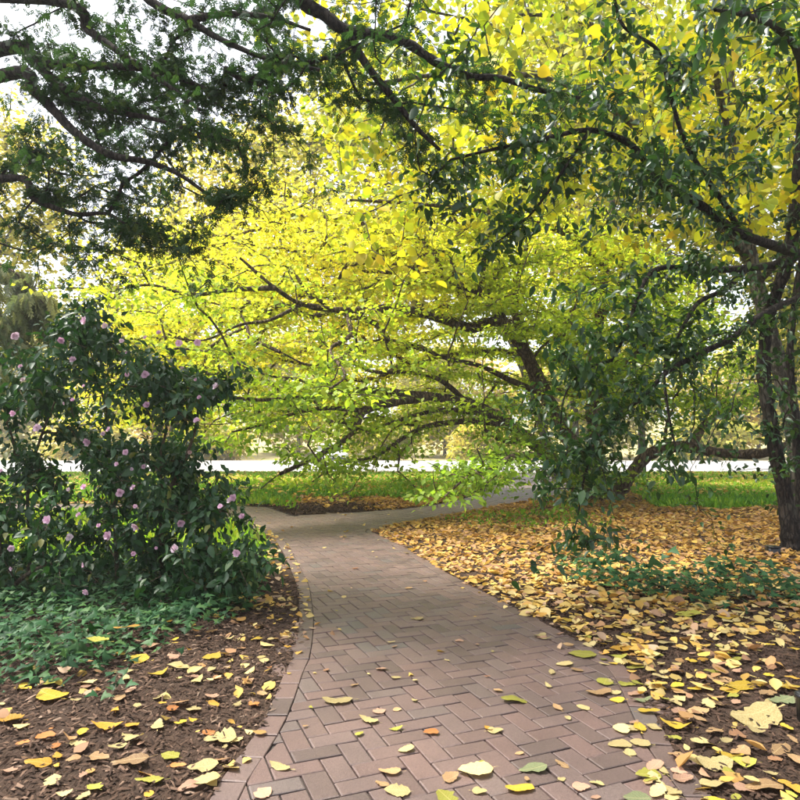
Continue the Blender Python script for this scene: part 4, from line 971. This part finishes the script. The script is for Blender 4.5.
named = [  # px, py, width px, colour, rotation, label
    (337, 699, 28, 'cream', 95, 'large pale yellow oval leaf lying flat on the bricks near the left edging'),
    (368, 719, 19, 'cream', 70, 'rounded pale yellow leaf on the bricks just right of the large oval leaf'),
    (280, 765, 22, 'cream', 60, 'pale yellow leaf on the bricks beside the left edging at the bottom'),
    (406, 748, 15, 'cream', 100, 'small oval cream leaf alone in the middle of the near bricks'),
    (390, 769, 20, 'tan', 80, 'pale tan curled leaf with a smaller tan leaf behind it on the bricks'),
    (382, 782, 17, 'tan', 40, 'tan brown leaf on the bricks below the curled tan leaf'),
    (397, 790, 23, 'cream', 85, 'cream leaf at the bottom edge of the picture on the bricks'),
    (446, 796, 24, 'lime', 30, 'olive yellow leaf cut by the bottom edge below the bricks'),
    (475, 768, 33, 'cream', 100, 'large ragged cream leaf with holed edge on the near bricks'),
    (519, 786, 29, 'yellow', 120, 'bright saturated yellow leaf near the bottom edge on the bricks'),
    (533, 767, 26, 'green', 100, 'grey green fallen leaf on the bricks right of the bright yellow leaf'),
    (514, 699, 26, 'lime', 110, 'upturned yellow green curled leaf on the middle of the bricks'),
    (498, 689, 10, 'tan', 30, 'small tan leaf on the bricks above the curled yellow green leaf'),
    (488, 727, 12, 'gold', 20, 'small orange gold leaf standing out on the bare bricks'),
    (431, 732, 14, 'orange', 95, 'small rusty orange leaf on the bricks between cream leaves'),
    (620, 744, 21, 'cream', 90, 'rounded cream leaf on the bricks near the right edging'),
    (640, 742, 18, 'cream', 60, 'cream green leaf touching the rounded cream leaf by the right edging'),
    (648, 774, 23, 'lime', 95, 'yellow olive leaf on the bricks near the right edging at the bottom'),
    (562, 763, 15, 'tan', 35, 'narrow pale tan leaf on the bricks right of the grey green leaf'),
    (597, 782, 13, 'cream', 80, 'small cream leaf by the bottom edge of the bricks'),
    (637, 797, 24, 'green', 90, 'pale green leaf cut off at the bottom edge of the bricks'),
    (582, 653, 26, 'lime', 80, 'green and yellow leaf where the bricks meet the leaf drift'),
    (564, 663, 17, 'cream', 95, 'pale leaf in front of the green and yellow leaf by the drift'),
    (641, 699, 20, 'green', 95, 'slim pale green leaf on the bricks near the right mulch'),
    (598, 690, 25, 'tan', 95, 'tan leaf clump on the bricks left of the slim green leaf'),
    (417, 618, 13, 'cream', 70, 'small cream leaf in the middle distance on the bricks'),
    (50, 704, 31, 'yellow', 60, 'large clear yellow leaf tilted up on the mulch at the far left'),
    (22, 694, 14, 'yellow', 160, 'small yellow leaf next to the large clear yellow leaf'),
    (107, 731, 27, 'gold', 100, 'deep golden leaf in the middle of the left mulch bed'),
    (9, 729, 26, 'gold', 80, 'golden orange leaf at the left edge of the mulch bed'),
    (37, 769, 24, 'gold', 90, 'golden leaf on the mulch near the bottom left corner'),
    (55, 762, 16, 'gold', 30, 'smaller golden leaf just right of another in the bottom left corner'),
    (25, 697, 12, 'yellow', 60, 'tiny yellow leaf on the mulch below the ivy at the left'),
    (51, 689, 20, 'lime', 90, 'olive yellow leaf tucked at the ivy edge on the left'),
    (88, 688, 19, 'cream', 50, 'pale yellow leaf on the mulch left of the small ivy sprig'),
    (132, 743, 25, 'cream', 60, 'slender pale yellow leaf lying diagonally on the left mulch'),
    (130, 766, 33, 'tan', 95, 'large tan brown curled leaf on the left mulch'),
    (158, 680, 18, 'yellow', 120, 'yellow leaf with a paler one below it on the left mulch'),
    (179, 674, 24, 'cream', 95, 'flat cream yellow leaf on the mulch in front of the camellia'),
    (211, 662, 18, 'yellow', 95, 'bright yellow leaf on the mulch below the camellia'),
    (127, 628, 24, 'gold', 100, 'bright golden leaf lying on the ivy'),
    (97, 641, 22, 'lime', 90, 'dull yellow leaf half sunk in the ivy'),
    (138, 664, 21, 'yellow', 80, 'yellow leaf at the lower fringe of the ivy'),
    (220, 741, 29, 'cream', 95, 'cream leaf with a green tinge near the left edging'),
    (170, 758, 18, 'lime', 70, 'yellow green leaf on the mulch left of the pale leaves by the edging'),
    (203, 768, 27, 'cream', 95, 'broad cream leaf tipped on the mulch by the left edging'),
    (205, 781, 26, 'cream', 120, 'cream leaf overlapped by another by the bottom left edging'),
    (149, 784, 25, 'lime', 95, 'yellow green leaf by the bottom edge of the left mulch bed'),
    (94, 791, 18, 'lime', 50, 'pale olive leaf at the bottom edge of the left mulch'),
    (193, 712, 16, 'cream', 70, 'small cream yellow leaf alone on the bare left mulch'),
    (78, 732, 0, 'tan', 0, ''),
    (753, 719, 48, 'cream', 100, 'very large pale ribbed leaf on the right mulch bed'),
    (741, 690, 29, 'yellow', 100, 'long yellow leaf above the very large pale leaf'),
    (720, 683, 24, 'tan', 80, 'tan curled leaf on the right mulch left of the long yellow leaf'),
    (623, 651, 26, 'gold', 95, 'bright golden leaf where the right mulch meets the bricks'),
    (635, 667, 20, 'lime', 110, 'olive yellow leaf on the right edging below the golden leaf'),
    (652, 656, 21, 'lime', 80, 'yellow olive leaf on the right mulch beside the golden leaf'),
    (688, 622, 25, 'lime', 90, 'yellow green leaf lying at the front of the right leaf drift'),
    (763, 740, 0, 'tan', 0, ''),
    (779, 752, 27, 'tan', 130, 'ribbed brown leaf on the right mulch near the picture edge'),
    (764, 790, 34, 'tan', 95, 'large tan leaf at the bottom right corner'),
    (714, 763, 31, 'cream', 80, 'cream leaf with brown rim on the right mulch'),
    (676, 725, 26, 'yellow', 60, 'yellow leaf among pale ones on the right edging'),
    (697, 712, 23, 'tan', 100, 'tan leaf on the mulch beside the pale drift on the right edging'),
    (781, 706, 26, 'green', 100, 'dark green leaf behind the very large pale leaf'),
    (704, 745, 25, 'cream', 110, 'pale yellow torn leaf next to the right edging'),
    (756, 733, 16, 'cream', 40, 'small cream leaf right under the very large pale leaf'),
]
used = []
for px, py, w, col, rot, lab in named:
    if not lab: continue
    q = G(px, py, .01); dist = math.hypot(q[0], q[1]); z = None
    if 'ivy' in lab and ('lying on' in lab or 'sunk' in lab): q = G(px, py, .16); z = .16
    fallen_leaf(q[0], q[1], w / FPX * math.hypot(q[1], CAM_H) * 1.0, col, lab, None, rot, None, z); used.append(q)
used = np.array(used)
specs = [  # label, group, count, area test (pixels), colours, size m
    ('leaf lying loose on the brick path', 'on the bricks', 44, lambda px, py, s: s > .12 and py > 560, ['cream', 'cream', 'tan', 'pink', 'lime', 'orange'], (.03, .075)),
    ('dry leaf on the left mulch', 'on the left mulch', 62, lambda px, py, s: s < -.02 and px < 330 and py > 640, ['cream', 'tan', 'pink', 'gold', 'brown', 'orange', 'cream', 'yellow'], (.035, .085)),
    ('leaf along the right brick edging', 'along the right edging', 62, lambda px, py, s: abs(s) < .2 and px > 480 and py > 610, ['cream', 'cream', 'tan', 'yellow', 'lime', 'pink'], (.05, .11)),
    ('dry leaf on the right mulch', 'on the right mulch', 86, lambda px, py, s: s < -.1 and px > 600 and py > 606, ['tan', 'cream', 'yellow', 'brown', 'gold', 'pink', 'lime', 'tan', 'cream'], (.05, .12))]
for lab, grp, cnt_, ok, cols, (s0, s1) in specs:
    n = 0; tries = 0
    while n < cnt_ and tries < 20000:
        tries += 1; px, py = g.uniform(0, 800), g.uniform(600, 805)
        if 'brick path' in lab: py = g.uniform(560, 800)
        q = G(px, py); s = poly_sd(q[None])[0]
        if not ok(px, py, s) or np.hypot(*(used - q).T).min() < .06 * (s < .1): continue
        if 'left mulch' in lab and in_left(q, g): continue
        size = g.uniform(s0, s1); col = cols[int(g.integers(len(cols)))]; szw = 'tiny' if size < .05 else 'small' if size < .075 else 'broad'
        words = dict(cream='cream', yellow='yellow', gold='golden', lime='olive yellow', tan='tan', orange='rusty orange', green='grey green', brown='dark brown', pink='pinkish')[col]
        row = ' near the bottom edge' if py > 740 else ' in mid foreground' if py > 670 else ' farther back'
        full = f'{szw} {words} {lab}{row}'
        fallen_leaf(q[0], q[1], size, col, full, f'{szw} {words} leaves, {grp},{row}'); n += 1; used = np.vstack([used, q])

# ------------------------------------------------------------------ small ivy sprig, black fittings
def small_sprig(px, py, n, label, sz, seed):
    q = np.random.default_rng(seed); b = np.append(G(px, py), 0); b[2] = gz(b[0], b[1])[0]; t = empty('ivy_sprig', b); tag(t, label, 'ivy')
    st = np.array([[0, 0, 0], [.02, .04, .05], [.0, .09, .09], [-.02, .14, .1]]); v, f = tube(st, np.full(4, .003), 5); o = link('stem', raw_mesh('stem', v, f, M_stem), t)
    P = np.array([[q.normal(0, .05), .02 + .13 * i / n, .03 + .08 * i / n] for i in range(n)]); a = q.uniform(0, 6.28, n)
    leaf_objects('leaf', [tmesh('leaf', L_IVY, M_ivy_o)], P, frames(np.stack([np.cos(a), np.sin(a), a * 0], -1), np.array([0, -.4, 1]) + q.normal(0, .3, (n, 3))), np.full(n, sz), t, (0, 0, 0))
small_sprig(107, 712, 9, 'small ivy sprig growing alone on the bare left mulch', .06, 5)
M_black = plain('black_metal', (.012, .012, .014), .3, .3, .2, 30)
def lathe(prof, k=20):
    a = np.linspace(0, 2 * np.pi, k, endpoint=False); V = np.array([[r * math.cos(t), r * math.sin(t), z] for r, z in prof for t in a]); n = len(prof)
    i = np.arange(n - 1)[:, None] * k; j = np.arange(k)[None]; j2 = (j + 1) % k
    return V, np.stack([i + j, i + j2, i + k + j2, i + k + j], -1).reshape(-1, 4)
b = at(806, 712, 2.9); b[2] = gz(b[0], b[1])[0]; t = empty('ground_light', b); tag(t, 'glossy black garden light at the right picture edge on the mulch', 'garden light')
link('stake', raw_mesh('stake', *lathe([(0.0, -.05), (.012, -.05), (.012, .04), (0, .04)], 10), M_black, None, True), t)
link('housing', raw_mesh('housing', *lathe([(0, .03), (.03, .03), (.036, .04), (.036, .13), (.043, .135), (.043, .15), (.037, .155), (.03, .152), (0, .15)], 24), M_black, None, True), t)
b = at(773, 553, 7.4); b[2] = gz(b[0], b[1])[0]
def bev_box(x, y, z, c=.012):
    V = []; 
    for zz, s in ((0, 0), (z - c, 0), (z, c)): V += [(-x + s, -y + s, zz), (x - s, -y + s, zz), (x - s, y - s, zz), (-x + s, y - s, zz)]
    F = [(k * 4 + i, k * 4 + (i + 1) % 4, k * 4 + 4 + (i + 1) % 4, k * 4 + 4 + i) for k in (0, 1) for i in range(4)] + [(8, 9, 10, 11)]
    return np.array(V), np.array(F)
t = empty('utility_box', b); tag(t, 'low black box in the leaves beside the evergreen trunk', 'box')
link('housing', raw_mesh('housing', *bev_box(.055, .06, .085), M_black), t); o = link('lid', raw_mesh('lid', *bev_box(.062, .067, .014, .004), M_black), t); o.location.z = .087

# ------------------------------------------------------------------ white car on the road
g = np.random.default_rng(111)
cb = np.array([at(331, 460, 47)[0], 47, 0.0]); car = empty('parked_car', cb); car.rotation_euler.z = R(-72); tag(car, 'white car on the pale road seen beneath the low branches', 'car')
M_white = plain('white_paint', (.75, .75, .74), .25, 0, .03, 3); M_glass = plain('car_glass', (.03, .035, .04), .1, 0, .1, 3); M_tyre = plain('tyre', (.02, .02, .02), .9); M_rim = plain('rim', (.4, .4, .42), .3, .8); M_lamp = plain('lamp', (.7, .7, .68), .2); M_trim = plain('trim', (.03, .03, .035), .5)
def loft(sections):
    """each section: x, half width, list of (y fraction, z)"""
    V = []; k = len(sections[0][1])
    for x, pr in sections: V += [(x, y, z) for y, z in pr]
    F = [(i * k + j, i * k + (j + 1) % k, (i + 1) * k + (j + 1) % k, (i + 1) * k + j) for i in range(len(sections) - 1) for j in range(k)]
    return np.array(V, float), F + [tuple(range(k))[::-1], tuple(range((len(sections) - 1) * k, len(sections) * k))]
def bsec(x, w, zt, zb=.28): return (x, [(-w * .92, zb), (w * .92, zb), (w, zb + .2), (w, zt - .12), (w * .9, zt), (-w * .9, zt), (-w, zt - .12), (-w, zb + .2)])
def pmesh(n, V, F, mat, sm=False):
    me = bpy.data.meshes.new(n); me.from_pydata(V.tolist() if hasattr(V, 'tolist') else V, [], F); me.materials.append(mat); me.update(); return me
V, F = loft([bsec(-2.2, .7, .75, .4), bsec(-2.1, .82, .9), bsec(-1.3, .88, 1.0), bsec(0, .9, 1.0), bsec(.9, .89, .98), bsec(1.8, .85, .85), bsec(2.15, .72, .7, .38)])
body = link('body', pmesh('body', V, F, M_white), car)
V, F = loft([(x, [(-w, .97), (w, .97), (w * .82, z), (-w * .82, z)]) for x, w, z in ((-1.75, .8, 1.0), (-1.2, .82, 1.42), (-.3, .84, 1.5), (.4, .84, 1.46), (1.15, .8, 1.0))])
link('cabin', pmesh('cabin', V, F, M_white), car)
for nm, q in (('windscreen', [(1.13, -.66, 1.03), (1.13, .66, 1.03), (.5, .6, 1.43), (.5, -.6, 1.43)]), ('rear_window', [(-1.74, .64, 1.06), (-1.74, -.64, 1.06), (-1.27, -.58, 1.4), (-1.27, .58, 1.4)])):
    a = np.array(q); nn = np.cross(a[1] - a[0], a[2] - a[0]); nn /= np.linalg.norm(nn); a += nn * .02 * (1 if nn[2] > 0 else -1); link(nm, pmesh(nm, a, [(0, 1, 2, 3)], M_glass), car)
for s in (-1, 1):
    for x0, x1, x2, x3 in ((-1.45, -.35, -.35, -1.1), (-.25, .85, .3, -.25)):
        a = np.array([(x0, s * .84, 1.04), (x1, s * .845, 1.04), (x2, s * .725, 1.4), (x3, s * .725, 1.4)]); link('side_window', pmesh('side_window', a, [(0, 1, 2, 3)], M_glass), car)
    link('headlight', raw_mesh('headlight', *box(2.0, 2.14, s * .6 - .12, s * .6 + .12, .6, .74), M_lamp), car)
    for x in (-1.35, 1.35):
        v, f = lathe([(.2, -.1), (.32, -.1), (.34, -.06), (.34, .06), (.32, .1), (.2, .1)], 20); w_ = link('wheel', raw_mesh('wheel', v, f, M_tyre, None, True), car); w_.location = (x, s * .82, .34); w_.rotation_euler.x = R(90)
        v, f = lathe([(0, -.09), (.2, -.09), (.21, 0), (.2, .09), (0, .09)], 16); link('rim', raw_mesh('rim', v, f, M_rim, None, True), w_)
link('bumper', raw_mesh('bumper', *box(2.02, 2.2, -.7, .7, .36, .5), M_trim), car)

# ------------------------------------------------------------------ trees behind
def far_tree(name, label, x, y, h, cz, rad, n_att, per, size, tones, mat, bark=None, trunk_r=.25, seed=0, group='trees beyond the spreading tree', dx=0.0):
    g = np.random.default_rng(1000 + seed); z0 = float(height(np.array([x]), np.array([y]))[0]) - .1; B0 = np.array([x, y, z0]); t = empty(name, B0); tag(t, label, 'tree', group)
    lean = g.normal(0, .4, 2) + np.array([dx, 0]); C, r, tb = hand_limb([(x, y, z0), (x + lean[0] * .3, y + lean[1] * .3, z0 + h * .35), (x + lean[0], y + lean[1], z0 + h * .7), (x + lean[0] * 1.3, y + lean[1], z0 + h * .95)], trunk_r, trunk_r * .2, 8)
    part('trunk', raw_mesh('trunk', *tb, bark or M_grey, None, True), t, B0); start = []; chain_nodes(start, C)
    c0 = np.array([x + lean[0], y + lean[1], z0 + cz]); att = c0 + nrm(g.normal(size=(n_att, 3))) * g.uniform(.25, 1, (n_att, 1)) ** .5 * np.array(rad); att = att[att[:, 2] > z0 + .6]
    P, par, tips, cnt = grow(start, att, 1.0, .15, 0, .08, g=g)
    V, F = wood_tubes(P, par, cnt, len(start), .02, .5, .2, 4); part('branches', raw_mesh('branches', V, F, bark or M_grey, None, True), t, B0, 'stuff')
    pos, Rm, S = spread_leaves(P, par, tips, per, 1.1 * rad[0] / 3.5, .7, size, .3, .6, .2, 2, g, len(start))
    tone = np.clip(g.uniform(*tones, len(pos)) + .15 * w_big(pos * .5), 0, 1); V, F, A = scatter(*L_FAR, pos, Rm, S, {'tone': tone, 'rnd': g.uniform(size=len(pos))}); part('crown', raw_mesh('crown', V, F, mat, A), t, B0, 'stuff')
AUT = [(0, (.22, .3, .05)), (.3, (.46, .44, .07)), (.6, (.66, .52, .1)), (.85, (.62, .36, .1)), (1, (.5, .26, .12))]
M_aut = leaf_material('far_autumn_leaves', AUT, .55, .6, (1.25, 1.2, .8))
FT = [('tall_tree', 'tall slim grey trunk with yellow leaves behind the spreading tree, leftmost of three', 6.0, 22, 20, 12, (4.6, 3, 7.5), 240, 60, .19, (.1, .5)),
      ('tall_tree', 'tall slim grey trunk with yellow leaves behind the spreading tree, middle of three', 9.4, 25, 22, 13, (4.6, 3, 8.5), 240, 60, .19, (.1, .5)),
      ('tall_tree', 'tall slim grey trunk with yellow green leaves behind the evergreen, rightmost of three', 13.5, 22, 19, 10.5, (4.6, 3, 8), 240, 60, .19, (.05, .45)),
      ('maple_tree', 'golden tree across the road seen above the camellia', -26, 70, 16, 8.5, (8, 4, 7.6), 150, 70, .5, (.35, .65)),
      ('maple_tree', 'yellow green tree across the road at the far left', -44, 74, 16, 8.5, (8, 4, 7.6), 150, 70, .5, (.1, .45)),
      ('maple_tree', 'yellow green tree across the road behind the white car', -12, 76, 15, 7.5, (8, 4, 7), 150, 70, .5, (.1, .5)),
      ('maple_tree', 'pale yellow tree across the road left of the big trunks', 5, 72, 14, 7, (8, 4, 6.6), 150, 70, .5, (.2, .55)),
      ('maple_tree', 'bright yellow tree across the road behind the big trunks', 21, 68, 14, 7, (8, 4, 6.6), 150, 70, .5, (.2, .55)),
      ('maple_tree', 'yellow tree across the road at the far right', 38, 68, 15, 7.5, (8, 4, 7), 150, 70, .5, (.2, .55)),
      ('oak_tree', 'broad yellow tree left behind the low branch tips', -9.5, 25, 11, 6.8, (5, 2.6, 4.2), 210, 60, .18, (.15, .5)),
      ('oak_tree', 'lime green tree straight behind the spreading tree', 6.3, 25.5, 19, 11.5, (5, 2.6, 7.5), 320, 60, .18, (.05, .4)),
      ('oak_tree', 'tall yellow tree at the left behind the conifer boughs', -17, 25, 17, 10.5, (5.2, 3, 6), 220, 60, .19, (.25, .62)),
      ('oak_tree', 'tall pale tree behind the upper conifer gap', -10.5, 29, 18, 12.5, (5, 3, 5), 200, 55, .2, (.2, .55))]
for i, (x, y, r, lab) in enumerate([(-31, 63, 4, 'low golden shrub across the road above the camellia'), (-18, 62.5, 3.4, 'low yellow shrub across the road just left of the low branch tips'), (-1.5, 63, 3.6, 'low yellow shrub across the road right of the white car'),
                                  (8.5, 62.5, 3.4, 'low pale shrub across the road under the long low limb'), (29, 62.5, 4, 'low yellow shrub across the road under the right-hand limb')]):
    FT.append(('yellow_shrub', lab, x, y, r * .9, r * .55, (r * 1.2, 2, r * .6), 60, 70, .4, (.15, .5)))
for i, a in enumerate(FT): far_tree(*a, M_aut, None, .16 if a[0] == 'tall_tree' else .22, i, group='low shrubs across the road' if a[0] == 'yellow_shrub' else 'trees beyond the spreading tree', dx=-7.0 if a[1].startswith('lime') else 3.5 if a[1].startswith('tall pale') else 0.0)

# ------------------------------------------------------------------ thin volume added for soft glow and a washed-out distance
hm_ = bpy.data.materials.new('glow_haze'); hm_.use_nodes = True; hn = hm_.node_tree.nodes; hn.remove(hn['Principled BSDF'])
pv = hn.new('ShaderNodeVolumePrincipled'); pv.inputs['Color'].default_value = (.98, .98, 1, 1); pv.inputs['Density'].default_value = .0013; pv.inputs['Anisotropy'].default_value = .3
hm_.node_tree.links.new(pv.outputs[0], hn['Material Output'].inputs['Volume'])
V, F = box(-420, 420, -6, 520, -2.0, 34.0)
hz = link('added_haze', raw_mesh('added_haze', V, F, hm_)); tag(hz, 'thin hazy volume added to imitate lens glow between the trees', 'added_haze', kind='stuff')
